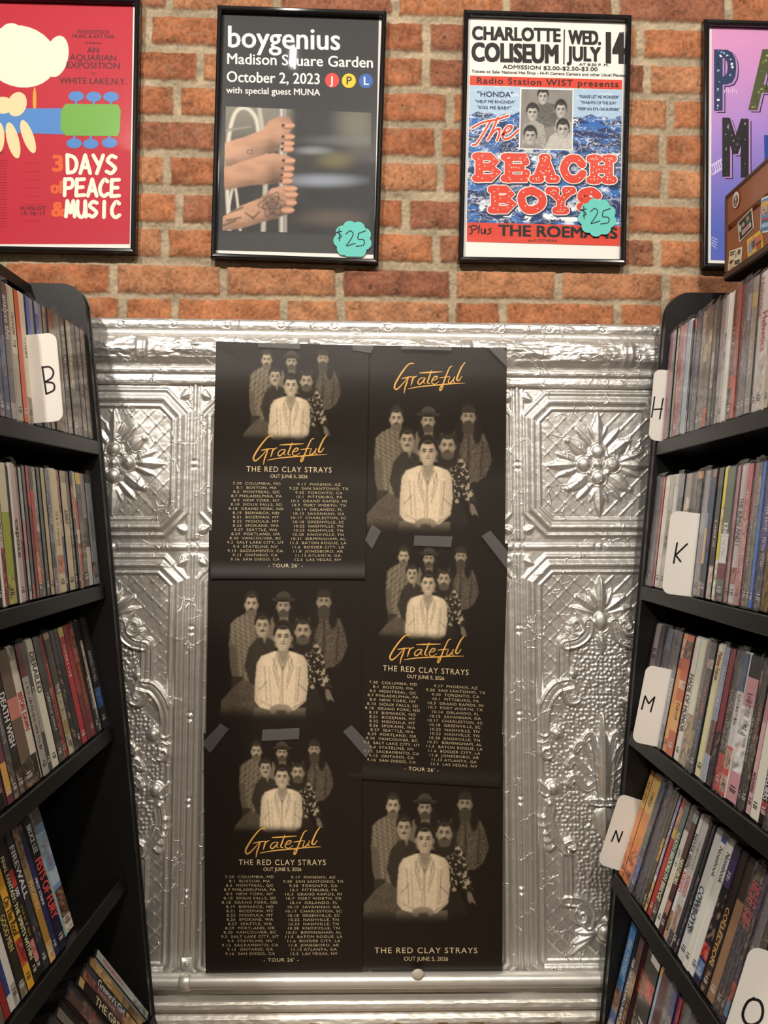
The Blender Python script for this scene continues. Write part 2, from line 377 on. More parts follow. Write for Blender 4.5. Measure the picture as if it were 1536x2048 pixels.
# ================================================================== THE SETTING
# ---- brick wall: relief in one mesh, courses measured off the photo (row centre at x=340, and how far it drops by x=1300)
def build_bricks():
    rows = [(-150, 26), (-80, 26), (-9, 26), (62, 26), (133, 26), (203, 25), (272, 26), (342, 26), (417, 23), (487, 21), (560, 14), (625, 12), (690, 10)]
    starts = [0, 90, 340, 297, 180, 355, 210, 335, 130, 330, 228, 352, 90]
    u = np.arange(-150, 1700, 2.0); v = np.arange(-110, 668, 2.0); U, Vv = np.meshgrid(u, v)
    cen = np.array([r[0] for r in rows], float); drop = np.array([r[1] for r in rows], float)
    wob = (fbm(U/60, Vv/60, 3)-.5)*5
    Vw = Vv+wob; ri = np.abs(Vw[..., None]-cen[None, None, :]).argmin(-1)
    half = 28.5
    rng = np.random.RandomState(11)
    D = np.zeros(U.shape); tone = np.zeros(U.shape); hue = np.zeros(U.shape)
    for r in range(len(rows)):
        J = []; x = starts[r]-1200.0; k = 0
        flem = r % 2 == 1
        while x < 1900:
            J.append(x+rng.uniform(-5, 5)); x += (107 if (flem and k % 2 == 0) else 222)+rng.uniform(-6, 6); k += 1
        off = starts[r]-min(J, key=lambda q: abs(q-starts[r])); J = np.array(J)+off
        m = ri == r; uu = U[m]+(fbm(U[m]/40, Vv[m]/40, 8)-.5)*6
        i = np.searchsorted(J, uu); i0 = np.clip(i-1, 0, len(J)-1); i1 = np.clip(i, 0, len(J)-1)
        dj = np.minimum(uu-J[i0], J[i1]-uu)-7.0
        D[m] = np.minimum(dj, half-np.abs(Vw[m]-cen[r]))
        tone[m] = rng.rand(len(J))[i0]; hue[m] = rng.rand(len(J))[i0]
    ragged = (fbm(U/9, Vv/9, 21)-.5)*5
    Din = D+ragged
    inb = sstep(-1.5, 4.5, Din)
    grain = fbm(U/5, Vv/5, 31)-.5; blot = fbm(U/38, Vv/30, 41)-.5; pit = sstep(.73, .84, fbm(U/7, Vv/7, 77))
    hgt = inb*(5.0+2.5*sstep(2, 12, Din)+blot*3.0+grain*1.6-pit*3)+(1-inb)*(grain*3.2+(fbm(U/16, Vv/12, 55)-.5)*5)
    b1, b2, b3, b4 = lin('#bd7d55'), lin('#a06345'), lin('#875a4a'), lin('#c8946c')
    t = (tone*.75+(blot+.5)*.25)[..., None]
    bc = b2*(1-t)+b1*t
    bc = np.where((hue > .8)[..., None], bc*.45+b3*.55, bc); bc = np.where((hue < .18)[..., None], bc*.5+b4*.5, bc)
    bc = bc*(1+(grain*1.1+blot*.9)[..., None]); bc = bc*(1-.55*pit[..., None])
    chalk = sstep(.60, .74, fbm(U/18+9, Vv/10, 91))*.22; bc = bc*(1-chalk[..., None])+lin('#b59a80')*chalk[..., None]
    bc = bc*.78
    mo = lin('#a3947c')*(1+(fbm(U/4, Vv/4, 61)-.5)*.7+(fbm(U/50, Vv/20, 62)-.5)*.8)[..., None]
    C = np.clip(bc*inb[..., None]+mo*(1-inb[..., None]), .005, 1)
    dr = np.interp(Vv.ravel(), cen, drop).reshape(Vv.shape)
    py = Vv+(U-340)*dr/960.0
    P = on_y(U, py, np.zeros(U.shape)); P[..., 1] -= hgt*1e-3*.8
    mb = MB(); mb.grid(P[::-1], C[::-1]); return mb
wall = build_bricks().build('wall_back', M_BRICK, smooth=True); tag(wall, kind='structure', label='red brick wall with rough grey mortar above the tin panelling', cat='wall')
def brick_texture():
    m = mat('brick_beyond', rough=.85, spec=.25); nt = m.node_tree; b = nt.nodes['Principled BSDF']
    t = nt.nodes.new('ShaderNodeTexBrick'); tc = nt.nodes.new('ShaderNodeTexCoord'); mp = nt.nodes.new('ShaderNodeMapping'); mp.inputs['Rotation'].default_value = (math.pi/2, 0, 0)
    t.inputs['Color1'].default_value = (*lin('#a95f3c'), 1); t.inputs['Color2'].default_value = (*lin('#8a4a33'), 1); t.inputs['Mortar'].default_value = (*lin('#8f8270'), 1)
    t.inputs['Scale'].default_value = 1; t.inputs['Brick Width'].default_value = .205; t.inputs['Row Height'].default_value = .066; t.inputs['Mortar Size'].default_value = .006
    nt.links.new(tc.outputs['Object'], mp.inputs[0]); nt.links.new(mp.outputs[0], t.inputs['Vector']); nt.links.new(t.outputs['Color'], b.inputs['Base Color']); return m
mb = MB(); mb.box((-2.6, .012, FLOOR_Z), (5.2, 0, 0), (0, .10, 0), (0, 0, CEIL_Z-FLOOR_Z))
tag(mb.build('wall_rear', brick_texture()), kind='structure', label='plain brick wall body behind the tin panelling', cat='wall')
mb = MB(); mb.box((-2.6, -3.4, FLOOR_Z-.05), (5.2, 0, 0), (0, 3.51, 0), (0, 0, .05))
tag(mb.build('floor', mat('dark_wood_floor', lin('#8c7156'), .45, bump=[(30, .2, .002)])), kind='structure', label='dark wooden shop floor', cat='floor')
mb = MB(); mb.box((-2.6, -3.4, CEIL_Z), (5.2, 0, 0), (0, 3.51, 0), (0, 0, .05))
tag(mb.build('ceiling', mat('painted_ceiling', lin('#8f8a80'), .8)), kind='structure', label='pale painted ceiling over the shop', cat='ceiling')

mb = MB(); mb.box((-2.6, -3.5, FLOOR_Z), (5.2, 0, 0), (0, .10, 0), (0, 0, CEIL_Z-FLOOR_Z))
tag(mb.build('wall_front', mat('pale_plaster', lin('#c9c1b4'), .8)), kind='structure', label='pale plaster wall on the far side of the shop', cat='wall')

# ---- pressed tin: one tile designed as a height map in photo units, repeated every 328.7 along the wall
TP = 328.7; TC = 217.0
def leaf(LX, LY, x0, y0, x1, y1, w, h, rib=.28):
    L = math.hypot(x1-x0, y1-y0); ex, ey = (x1-x0)/L, (y1-y0)/L
    s = (LX-x0)*ex+(LY-y0)*ey; t = -(LX-x0)*ey+(LY-y0)*ex
    f = np.clip(s/L, 0, 1); ww = w*np.sin(math.pi*f**.75)**.8+1e-6
    q = np.clip(1-(t/ww)**2, 0, 1)*((s > 0) & (s < L))
    return h*np.sqrt(q)*np.sin(math.pi*np.clip(f, .03, .97))**.3+rib*h*np.exp(-(t/2.2)**2)*(q > 0)
def ball(LX, LY, x, y, r, h, ry=None):
    d2 = ((LX-x)/r)**2+((LY-y)/(ry or r))**2
    return h*np.sqrt(np.clip(1-d2, 0, 1))+.35*h*np.exp(-((np.sqrt(d2)-1.18)/.1)**2)
def strap(LX, LY, pts, w, h):
    d, p = seg_dist(LX, LY, spline(pts, 6)); d = d/w
    return h*np.clip(1-d**2, 0, 1)**.5*.75+h*.8*np.exp(-((d-.85)/.16)**2)
def spiral(LX, LY, x, y, r, a0, turns, w, h, sg):
    th = np.linspace(0, 1, 26); rr = r*(1-.8*th); a = a0+sg*turns*2*math.pi*th
    pts = np.stack([x+rr*np.cos(a), y+rr*np.sin(a)], 1); d, p = seg_dist(LX, LY, pts)
    return h*np.clip(1-(d/(w*(1-.35*p)))**2, 0, 1)**.6
def cham(LX, LY, cx, cy, a, b, c):
    x = np.abs(LX-cx)-a; y = np.abs(LY-cy)-b
    return np.maximum(np.maximum(x, y), (x+y+c)/math.sqrt(2))
def worley(X, Y, s, seed):
    rng = np.random.RandomState(seed); J = rng.rand(64, 64, 2); xi = np.floor(X/s).astype(int); yi = np.floor(Y/s).astype(int); best = np.full(X.shape, 9.0)
    for dy in (-1, 0, 1):
        for dx in (-1, 0, 1):
            j = J[(yi+dy) % 64, (xi+dx) % 64]; best = np.minimum(best, np.hypot((xi+dx+.15+.7*j[..., 0])-X/s, (yi+dy+.15+.7*j[..., 1])-Y/s))
    return best
def build_tile():
    ly = np.arange(770, 1962, 1.0); lx = np.arange(0, 166, 1.0); X, Y = np.meshgrid(lx, ly); H = np.zeros(X.shape)
    prof_d = [-42, -39, -36, -33, -30, -28, -24, -18, -12, -8, -5, -2, 2, 5]
    prof_h = [-1, 0, 3.2, 3.6, .4, 1.5, 6.5, 7.5, 3.5, .6, 4.2, 4.6, 1.0, 0]
    lat = lambda X, Y: 2.6*np.exp(-(((X+Y) % 34-17)/3.0)**2)+1.7*np.exp(-(((X-Y) % 34-17)/2.6)**2)
    # upper square panel
    d = cham(X, Y, 0, 927, 154, 146, 46); up = Y < 1085
    H = np.where(up, np.interp(d, prof_d, prof_h), H); ins = up & (d < -41)
    H = np.where(ins, -1+np.maximum(lat(X, Y-2)*.85, 0), H)
    fl = np.zeros(X.shape)
    for (a, b, c, e, w, h) in ((0, 893, 0, 820, 12, 4.5), (0, 960, 0, 1036, 12, 4.5), (5, 878, 19, 848, 6, 3), (5, 974, 19, 1004, 6, 3), (44, 927, 107, 930, 11, 4), (44, 920, 86, 904, 8, 3), (44, 936, 86, 952, 8, 3),
                               (23, 906, 63, 875, 15, 3.8), (23, 949, 65, 981, 15, 3.8), (13, 890, 44, 854, 8, 3), (13, 966, 46, 1000, 8, 3)):
        fl = np.maximum(fl, leaf(X, Y, a, b, c, e, w, h))
    for (a, b, r, h) in ((0, 927, 10, 9), (0, 901, 15, 10), (0, 954, 15, 10), (29, 927, 15, 10), (18, 910, 6, 6), (18, 944, 6, 6), (61, 879, 6, 5), (63, 977, 6, 5)):
        fl = np.maximum(fl, ball(X, Y, a, b, r, h))
    H = np.where(ins, np.maximum(H, fl), H)
    # lower tall panel
    lo = Y >= 1103; cy, hb = (1110+1958)/2, (1958-1110)/2
    d = np.where(Y < 1500, cham(X, Y, 0, cy, 156, hb, 46), cham(X, Y, 0, cy, 156, hb, 22))
    H = np.where(lo, np.interp(d, prof_d, prof_h), H); ins = lo & (d < -41)
    bound = np.interp(Y, [1272, 1300, 1360, 1366, 1410, 1430, 1460, 1490, 1500, 1560, 1590, 1640, 1680, 1700, 1720, 1800, 1815, 1832], [26, 56, 58, 40, 45, 84, 98, 95, 114, 114, 95, 98, 75, 55, 55, 58, 32, 2])
    peb = ins & (X < bound) & (Y > 1272) & (Y < 1832)
    pb = 3.4*np.clip(1-(worley(X+3, Y, 8.2, 5)/.62)**2, 0, 1)-1.2
    H = np.where(ins, np.where(peb, pb, -1+lat(X, Y-6)), H)
    o = np.zeros(X.shape)
    A = lambda f: np.maximum(o, f)
    o = A(leaf(X, Y, 0, 1224, 0, 1152, 15, 7)); o = A(leaf(X, Y, 8, 1222, 50, 1190, 13, 5)); o = A(leaf(X, Y, 12, 1228, 62, 1214, 10, 4)); o = A(leaf(X, Y, 8, 1216, 22, 1178, 8, 5))
    o = A(ball(X, Y, 0, 1243, 16, 8, 20)); o = A(leaf(X, Y, 0, 1264, 0, 1310, 9, 5))
    o = A(spiral(X, Y, 50, 1252, 19, .5, 1.35, 6, 8, 1)); o = A(strap(X, Y, [(26, 1246), (30, 1268), (48, 1284), (72, 1290)], 10, 7))
    o = A(strap(X, Y, [(76, 1285), (78, 1310), (78, 1360)], 12, 5.5))
    o = A(spiral(X, Y, 62, 1388, 20, 2.4, 1.3, 6, 8, -1)); o = A(strap(X, Y, [(66, 1368), (90, 1374), (110, 1400), (119, 1432), (118, 1462)], 12, 7.5))
    o = A(ball(X, Y, 93, 1466, 12, 8)); o = A(ball(X, Y, 60, 1348, 9, 7)); o = A(ball(X, Y, 134, 1474, 10, 5))
    o = A(spiral(X, Y, 112, 1503, 14, 2.2, 1.2, 5, 7, -1)); o = A(strap(X, Y, [(112, 1488), (130, 1500), (138, 1530), (134, 1562), (116, 1584)], 9, 7.5))
    o = A(ball(X, Y, 100, 1576, 13, 8)); o = A(ball(X, Y, 108, 1606, 9, 7))
    o = A(strap(X, Y, [(106, 1612), (110, 1640), (100, 1672), (78, 1700)], 9, 7)); o = A(spiral(X, Y, 66, 1692, 17, 1.4, 1.25, 5.5, 8, -1))
    for q in range(5): o = A(leaf(X, Y, 112-4*q, 1630+14*q, 132-5*q, 1640+16*q, 6, 5))
    o = A(strap(X, Y, [(76, 1716), (76, 1750), (76, 1800)], 11, 5.5)); o = A(strap(X, Y, [(78, 1802), (50, 1806), (32, 1826), (36, 1850)], 10, 7)); o = A(spiral(X, Y, 48, 1832, 17, -.9, 1.3, 6, 8, 1))
    o = A(leaf(X, Y, 0, 1606, 0, 1428, 17, 8))
    for (px, py, qx, qy) in ((12, 1604, 26, 1470), (12, 1604, 44, 1488), (12, 1606, 58, 1520), (12, 1608, 58, 1556)):
        o = A(strap(X, Y, [(px-4, py), (px, py-40), (px*.45+qx*.5, qy+22), (qx, qy), (qx+11, qy+12)], 7, 5)); o = A(ball(X, Y, qx+12, qy+12, 5, 5))
    o = A(strap(X, Y, [(0, 1606), (26, 1604)], 7, 7)); o = A(leaf(X, Y, 0, 1612, 0, 1680, 22, 6)); o = A(ball(X, Y, 0, 1870, 16, 7)); o = A(leaf(X, Y, 0, 1850, 0, 1836, 8, 5))
    for q in range(3): o = A(leaf(X, Y, 18, 1866, 60+8*q, 1866+24*q, 9, 5))
    ins2 = lo & (d < -30)
    H = np.where(ins2 & (o > .2), np.maximum(o*1.35, H*.3), H)
    # corner ornaments
    for (cx, cy2) in ((146, 790), (146, 1064), (146, 1120)):
        H = np.maximum(H, leaf(X, Y, cx+6, cy2, cx-14, cy2+(10 if cy2 != 1064 else -10), 9, 5)); H = np.maximum(H, ball(X, Y, cx, cy2-4, 5, 4))
    # column of beads between panels, band between upper and lower
    e = 164.3-X; seg = np.minimum.reduce([np.abs(Y-k) for k in (930, 1094, 1258, 1430, 1600, 1780)])
    bead = 4.5*np.sqrt(np.clip(1-(e/4.5)**2, 0, 1))*sstep(6, 11, seg)+2.2*np.exp(-((e-11)/2.2)**2)
    H = np.maximum(H, np.where(np.abs(Y-1094) > 14, bead, 0))
    for k in (785, 930, 1258, 1430, 1600, 1780): H = np.maximum(H, ball(X, Y, 164.3, k, 5, 4.5))
    bd = 4.2*np.sqrt(np.clip(1-((Y-1094)/6.5)**2, 0, 1))*sstep(8, 14, np.minimum(X, e))
    H = np.maximum(H, np.where(np.abs(Y-1094) < 10, bd, 0)); H = np.maximum(H, ball(X, Y, 0, 1094, 5.5, 4.5)); H = np.maximum(H, ball(X, Y, 164.3, 1094, 5.5, 4.5))
    return blur(H, 1)
TILE = build_tile()
def tin_px(X, Y):                    # the sheet hangs slightly out of square: design units -> photo pixels
    k = -.0183+(X-390)*(.0279/645); px = X+k*(Y-1350)
    m = np.interp(Y, [640, 650, 1095, 1945, 2060], [.0131, .0131, -.001, -.0085, -.0085]); return px, Y+m*(X-718)
def tin_height(X, Y):
    l = np.abs((X-TC+TP/2) % TP-TP/2); yi = np.clip(Y-770, 0, TILE.shape[0]-1.01); xi = np.clip(l, 0, TILE.shape[1]-1.01)
    x0 = xi.astype(int); y0 = yi.astype(int); fx = xi-x0; fy = yi-y0
    h = (TILE[y0, x0]*(1-fx)+TILE[y0, x0+1]*fx)*(1-fy)+(TILE[y0+1, x0]*(1-fx)+TILE[y0+1, x0+1]*fx)*fy
    return h+(fbm(X/26, Y/26, 7)-.5)*1.6+(fbm(X/8, Y/8, 9)-.5)*.5
TIN_Y = -.012
x = np.arange(120, 1420, 1.7); y = np.arange(766, 1952, 1.7); X, Y = np.meshgrid(x, y)
px, py = tin_px(X, Y); P = on_y(px, py, np.full(X.shape, TIN_Y)); P[..., 1] -= tin_height(X, Y)*1e-3
mb = MB(); mb.grid(P[::-1]); tag(mb.build('trim_1', M_TIN, smooth=True), kind='structure', label='silver pressed tin panelling stamped with rosettes, lattice and scrolls', cat='panelling')
# cornice roll along the top of the tin
x = np.arange(120, 1420, 1.5); y = np.arange(642, 775, 1.0); X, Y = np.meshgrid(x, y)
ph = [642, 644, 649, 656, 663, 667, 669, 673, 682, 694, 708, 722, 733, 738, 741, 745, 750, 754, 758, 766, 771, 774]
hh = [0, 5, 8, 8.5, 7, 3.5, 6.5, 7, 15, 20, 22, 19, 11, 6, 9, 11, 10, 6, 7.5, 8, 7, -3]
H = np.interp(Y, ph, hh)
sgap = np.abs((X-280) % 110-55); H -= 4.5*np.exp(-((Y-656)/5)**2)*np.exp(-((sgap)/6)**2); H += 4*np.sqrt(np.clip(1-((sgap/5)**2+((Y-656)/5)**2), 0, 1))
roll = np.exp(-((Y-706)/22)**4)
rb = np.abs((X-275+TP/2) % TP-TP/2); H += roll*(4.5*np.exp(-((rb-7)/4.5)**2)+3*np.exp(-(rb/4)**2))
wav = np.sin((X/26)+2.2*np.sin(Y/17))*1.3+(fbm(X/26, Y/12, 71)-.5)*8+(fbm(X/9, Y/7, 72)-.5)*.8
H += roll*wav*sstep(9, 16, rb)+(fbm(X/12, Y/6, 73)-.5)*1.6
px, py = tin_px(X, Y); P = on_y(px, py, np.full(X.shape, TIN_Y)); P[..., 1] -= H*1e-3
mb = MB(); mb.grid(P[::-1]); tag(mb.build('trim_2', M_TIN, smooth=True), kind='structure', label='silver tin cornice roll with stamped ribbon bands', cat='cornice')
# mouldings under the tin, and the brown base below them
x = np.arange(120, 1420, 4.0); y = np.concatenate([np.arange(1974, 2052, 1.0), [2056, 2300, 2900]]); X, Y = np.meshgrid(x, y)
H = np.interp(Y, [1974, 1982, 1986, 1990, 1998, 2004, 2008, 2010, 2013, 2018, 2026, 2033, 2037, 2039, 2041, 2046, 2060], [0, 6, 20, 24, 26, 24, 17, 15, 20, 25, 28, 26, 20, 9, 5, 5, 4])
H += (fbm(X/14, Y/6, 81)-.5)*1.6*(Y < 2040)
flake = (Y > 2024) & (Y < 2042) & (fbm(X/22, Y/9, 83) > .60)
C = np.where((Y > 2041)[..., None], lin('#5a4030'), np.where(flake[..., None], lin('#a58a5a'), lin('#e2ddd2')))
px, py = tin_px(X, Y); P = on_y(px, np.minimum(py, 2500), np.full(X.shape, TIN_Y)); P[..., 1] -= H*1e-3
M_MOULD = mat('silver_painted_moulding', rough=.36, metal=.60, attr=True, bump=[(120, .2, .002), (600, .15, .0006)], noise_rough=(50, .28, .5))
mb = MB(); mb.grid(P[::-1], C[::-1]); tag(mb.build('baseboard_back', M_MOULD, smooth=True), kind='structure', label='silver painted moulding with flaking paint below the pipe', cat='moulding')
# the pipe
a = on_y(150, 1963.5, -.034); b = on_y(1400, 1957, -.034)
pipe = empty('metal_pipe', (a+b)/2); tag(pipe, 'silver painted pipe running along the foot of the tin panelling', 'pipe')
mb = MB(); mb.tube(np.linspace(a, b, 40), .0130, n=24); mb.build('tube', M_PIPE, pipe, smooth=True)
c = on_y(371, 1962.5, -.034); mb = MB(); th = np.linspace(-2.0, 2.0, 22)
prof = np.stack([np.zeros(22), -.0145*np.cos(th), .0145*np.sin(th)], 1)
P = np.stack([c+prof+np.array([dx, 0, 0]) for dx in (-.011, -.009, 0, .009, .011)], 0); P[0] += (c-P[0])*.08; P[-1] += (c-P[-1])*.08; P[2] += (P[2]-c-np.array([0, 0, 0]))*.06
mb.grid(P)
top = c+np.array([-.010, .008, .012]); mb.box(top, (.020, 0, 0), (0, .004, 0), (0, 0, .024), bev=.001)
clamp = mb.build('pipe_clamp', M_PIPE, pipe, smooth=True)
mb = MB(); c = c+np.array([0, .007, .027]); th = np.linspace(0, 2*math.pi, 14)
mb.grid(np.stack([np.stack([c[0]+r*np.cos(th), np.full(14, c[1]-q), c[2]+r*np.sin(th)], 1) for r, q in ((.0048, 0), (.0045, .0015), (.003, .0028), (.0001, .003))], 0)); mb.build('screw', M_PIPE, clamp, smooth=True)
c = on_y(836, 1951, -.048); mb = MB(); th = np.linspace(0, 2*math.pi, 16)
mb.grid(np.stack([np.stack([c[0]+r*np.cos(th)*1.15, np.full(16, c[1]+.003-q), c[2]+r*np.sin(th)], 1) for r, q in ((.0098, 0), (.009, .002), (.0055, .0038), (.0001, .004))], 0), lin('#cfc6b4'))
o = mb.build('putty_dab', M_CARD, pipe, smooth=True); o['label'] = 'pale round dab of putty'

# ================================================================== PRINTED PICTURES
def paint_patch(mb, fn, quad, nx, ny, colour, lift=0):     # quad: four corners (tl, tr, br, bl) in sheet units
    q = np.asarray(quad, float); u = np.linspace(0, 1, nx)[None, :, None]; v = np.linspace(0, 1, ny)[:, None, None]
    XY = (q[0]*(1-u)+q[1]*u)*(1-v)+(q[3]*(1-u)+q[2]*u)*v
    C = colour(XY[..., 0], XY[..., 1]); P = fn(XY[..., 0].ravel(), XY[..., 1].ravel(), lift).reshape(ny, nx, 3)
    mb.grid(P[::-1], C[::-1])
def ellm(X, Y, cx, cy, rx, ry, soft=.15, rot=0.0):
    dx, dy = X-cx, Y-cy; c, s = math.cos(rot), math.sin(rot)
    r = np.sqrt(((dx*c+dy*s)/rx)**2+((-dx*s+dy*c)/ry)**2); return 1-sstep(1-soft, 1+soft, r)
def over(L, m, v): return L*(1-m)+v*m
def soft_in(X, Y, pts): return inside(X, Y, pts).astype(float)
def face(L, X, Y, cx, cy, w, h, val=.6, hair=.05, beard=0, long_hair=0, hat=0, glasses=0, moustache=0, cap=0):
    if long_hair:
        L = over(L, ellm(X, Y, cx, cy+h*.22, w*.78, h*.85, .15), hair*(1+.6*np.sin(X*.9+np.sin(Y*.2)*2)))
    else: L = over(L, ellm(X, Y, cx, cy-h*.16, w*.55, h*.55, .1), hair)
    L = over(L, ellm(X, Y, cx-w*.5, cy+h*.05, w*.07, h*.12), val*.6); L = over(L, ellm(X, Y, cx+w*.5, cy+h*.05, w*.07, h*.12), val*.45)
    fm = ellm(X, Y, cx, cy+h*.04, w*.46, h*.5, .08)
    sh = val*(1.08-.38*sstep(-.1, .55, (X-cx)/w)-.22*sstep(-.05, -.5, (X-cx)/w)-.25*np.clip((Y-cy)/h, 0, 1))
    L = over(L, fm, sh)
    if not (hat or cap): L = over(L, fm*sstep(cy-h*.26, cy-h*.34, Y+.15*h*np.abs(X-cx)/w), hair)
    if beard: L = over(L, ellm(X, Y, cx, cy+h*(.36+.09*beard), w*(.40+.03*beard), h*(.15+.12*beard), .25)*sstep(cy+h*.16, cy+h*.27, Y+.16*h*np.abs(X-cx)/w), hair*3.6*(1+.5*np.sin(X*.8+Y*.3)))
    for s in (-1, 1):
        ex = cx+s*w*.19; ey = cy-h*.03
        L = over(L, ellm(X, Y, ex, ey-h*.015, w*.14, h*.065, .6)*.6, val*.3)
        L = over(L, ellm(X, Y, ex, ey, w*.075, h*.022, .4), .03); L = over(L, ellm(X, Y, ex, ey-h*.085, w*.13, h*.022, .5), .05)
    L = over(L, ellm(X, Y, cx+w*.07, cy+h*.08, w*.05, h*.12, .6)*.5, val*.4); L = over(L, ellm(X, Y, cx-w*.03, cy+h*.08, w*.035, h*.11, .6)*.5, val*1.25)
    L = over(L, ellm(X, Y, cx, cy+h*.165, w*.11, h*.03, .6)*.6, val*.3)
    L = over(L, ellm(X, Y, cx, cy+h*.255, w*.15, h*.02, .5)*.85, val*.28)
    if moustache or beard: L = over(L, ellm(X, Y, cx, cy+h*.215, w*.17, h*.03, .5)*.9, hair*1.1)
    if glasses:
        for s in (-1, 1):
            r = np.hypot((X-cx-s*w*.2)/(w*.17), (Y-cy+h*.03)/(h*.1)); L = over(L, np.exp(-((r-1)/.16)**2)*.8, .75*val)
    if hat:
        L = over(L, ellm(X, Y, cx, cy-h*.42, w*.55, h*.34, .06)*sstep(cy-h*.3, cy-h*.36, Y), .16)
        L = over(L, ellm(X, Y, cx, cy-h*.34, w*.95, h*.13, .1), .10); L = over(L, ellm(X, Y, cx, cy-h*.27, w*.46, h*.06, .4), .03)
    if cap: L = over(L, ellm(X, Y, cx, cy-h*.3, w*.5, h*.25, .1)*sstep(cy-h*.16, cy-h*.22, Y), .09)
    return L
def band_portrait(X, Y):             # a sepia group photograph: three standing behind, two seated, one in a pale jacket in front
    L = np.zeros(X.shape)
    g1 = fbm(X/7, Y/7, 201)-.5
    def body(L, pts, v): return over(L, blur(soft_in(X, Y, pts), 2), v)
    # standing, left: woven pale shirt
    wv = .16+.36*((np.sin(X*.62+Y*.2) > 0)^(np.sin(Y*.58-X*.15) > 0))
    L = body(L, [(915, 435), (955, 440), (985, 470), (975, 600), (965, 760), (860, 770), (845, 640), (832, 590), (838, 490), (865, 462)], wv*(1-.45*sstep(930, 985, X)))
    L = body(L, [(832, 585), (865, 590), (872, 690), (880, 735), (850, 740), (838, 690)], .26); L = body(L, [(845, 735), (900, 735), (905, 860), (850, 850)], .10)
    L = face(L, X, Y, 935, 398, 62, 96, .66, .08, beard=.45)
    # standing, centre: hat
    L = body(L, [(1035, 455), (1060, 440), (1115, 440), (1158, 465), (1170, 600), (1000, 600), (1015, 480)], .34+.12*g1)
    L = over(L, ellm(X, Y, 1052, 452, 16, 40, .3), .03); L = over(L, ellm(X, Y, 1128, 455, 20, 48, .3), .03)
    L = face(L, X, Y, 1085, 405, 62, 92, .58, .05, beard=.35, hat=1)
    # standing, right: dark patterned shirt
    L = body(L, [(1205, 450), (1240, 440), (1310, 445), (1350, 462), (1375, 520), (1388, 590), (1360, 660), (1320, 690), (1200, 700), (1190, 520)], .15+.14*(fbm(X/3, Y/3, 77) > .52)-.04*sstep(1330, 1390, X))
    for (a, b, c, d2) in ((1345, 500, 1335, 660), (1228, 480, 1222, 690), (1278, 450, 1276, 690)):
        dd, _ = seg_dist(X, Y, [(a, b), (c, d2)]); L = L*(1-.5*np.exp(-(dd/5)**2))
    L = over(L, ellm(X, Y, 1232, 455, 22, 60, .3), .025); L = over(L, ellm(X, Y, 1318, 455, 20, 55, .3), .03)
    L = face(L, X, Y, 1275, 382, 66, 100, .55, .04, beard=1.6, glasses=1, cap=1)
    # seated, left: dark shirt, moustache, pale trousers
    L = body(L, [(800, 850), (850, 790), (900, 750), (985, 780), (975, 930), (830, 960), (795, 920)], (.22+.18*g1)*(1-.8*sstep(860, 960, Y)))
    L = body(L, [(960, 560), (1000, 545), (1045, 570), (1060, 780), (935, 770), (905, 690), (925, 600)], .10+.06*g1)
    L = body(L, [(985, 540), (1010, 545), (1000, 585)], .4)
    L = face(L, X, Y, 988, 500, 70, 98, .62, .06, moustache=1)
    # seated, right: dark floral shirt, long hair
    fl = .06+.55*(fbm(X/9+3, Y/9, 305) > .585)
    L = body(L, [(1135, 590), (1180, 570), (1235, 565), (1270, 610), (1290, 700), (1315, 785), (1270, 790), (1240, 720), (1235, 830), (1150, 830)], fl)
    L = body(L, [(1285, 790), (1305, 795), (1330, 855), (1310, 840), (1298, 850), (1288, 830)], .34); L = body(L, [(1150, 800), (1250, 790), (1290, 900), (1180, 930)], .05)
    L = face(L, X, Y, 1178, 522, 74, 104, .60, .06, beard=.5, long_hair=1)
    # front: pale jacket
    L = body(L, [(955, 880), (1195, 880), (1195, 960), (940, 960)], .32*(1-sstep(890, 965, Y)))
    jk = .93-.20*sstep(1130, 1205, X)-.14*sstep(1010, 955, X)+.05*g1
    jk = jk-.22*np.exp(-((X-1085+.05*(Y-640))/3.0)**2)*(Y > 690)-.16*np.exp(-((X-1022-.06*(Y-700))/4)**2)*(Y > 690)-.16*np.exp(-((X-1152+.04*(Y-700))/4)**2)*(Y > 690)
    for (a, b, c, d2) in ((975, 800, 1010, 760), (1195, 800, 1160, 770), (1000, 690, 1012, 850), (1165, 690, 1156, 850), (1066, 640, 1058, 700), (1108, 640, 1118, 700), (985, 850, 1040, 880), (1190, 850, 1130, 885), (1040, 650, 1070, 760), (1130, 650, 1105, 760)):
        dd, _ = seg_dist(X, Y, [(a, b), (c, d2)]); jk = jk-.26*np.exp(-(dd/3.6)**2)
    L = body(L, [(1040, 618), (1085, 612), (1130, 618), (1180, 636), (1200, 664), (1205, 770), (1195, 850), (1140, 895), (1090, 880), (1040, 895), (980, 880), (955, 850), (956, 760), (964, 672), (984, 640)], jk)
    L = body(L, [(1058, 615), (1112, 615), (1100, 690), (1085, 720), (1072, 690)], .72); L = body(L, [(1060, 590), (1112, 590), (1108, 640), (1086, 680), (1065, 640)], .5)
    for pts in ([(1060, 618), (1040, 690), (1068, 790)], [(1110, 618), (1134, 690), (1104, 790)], [(1086, 690), (1086, 860)], [(1060, 640), (1085, 700), (1112, 640)]):
        dd, _ = seg_dist(X, Y, pts); L = L*(1-.34*np.exp(-(dd/3.2)**2)*(Y > 600))
    L = over(L, ellm(X, Y, 1060, 888, 34, 22, .25, -.3), .5); L = over(L, ellm(X, Y, 1098, 886, 32, 20, .25, .3), .52); L = over(L, ellm(X, Y, 1080, 905, 26, 12, .4), .2)
    for q in range(4): L = over(L, ellm(X, Y, 1062+q*12, 896, 1.6, 12, .5), .2)
    L = face(L, X, Y, 1085, 552, 84, 118, .74, .05)
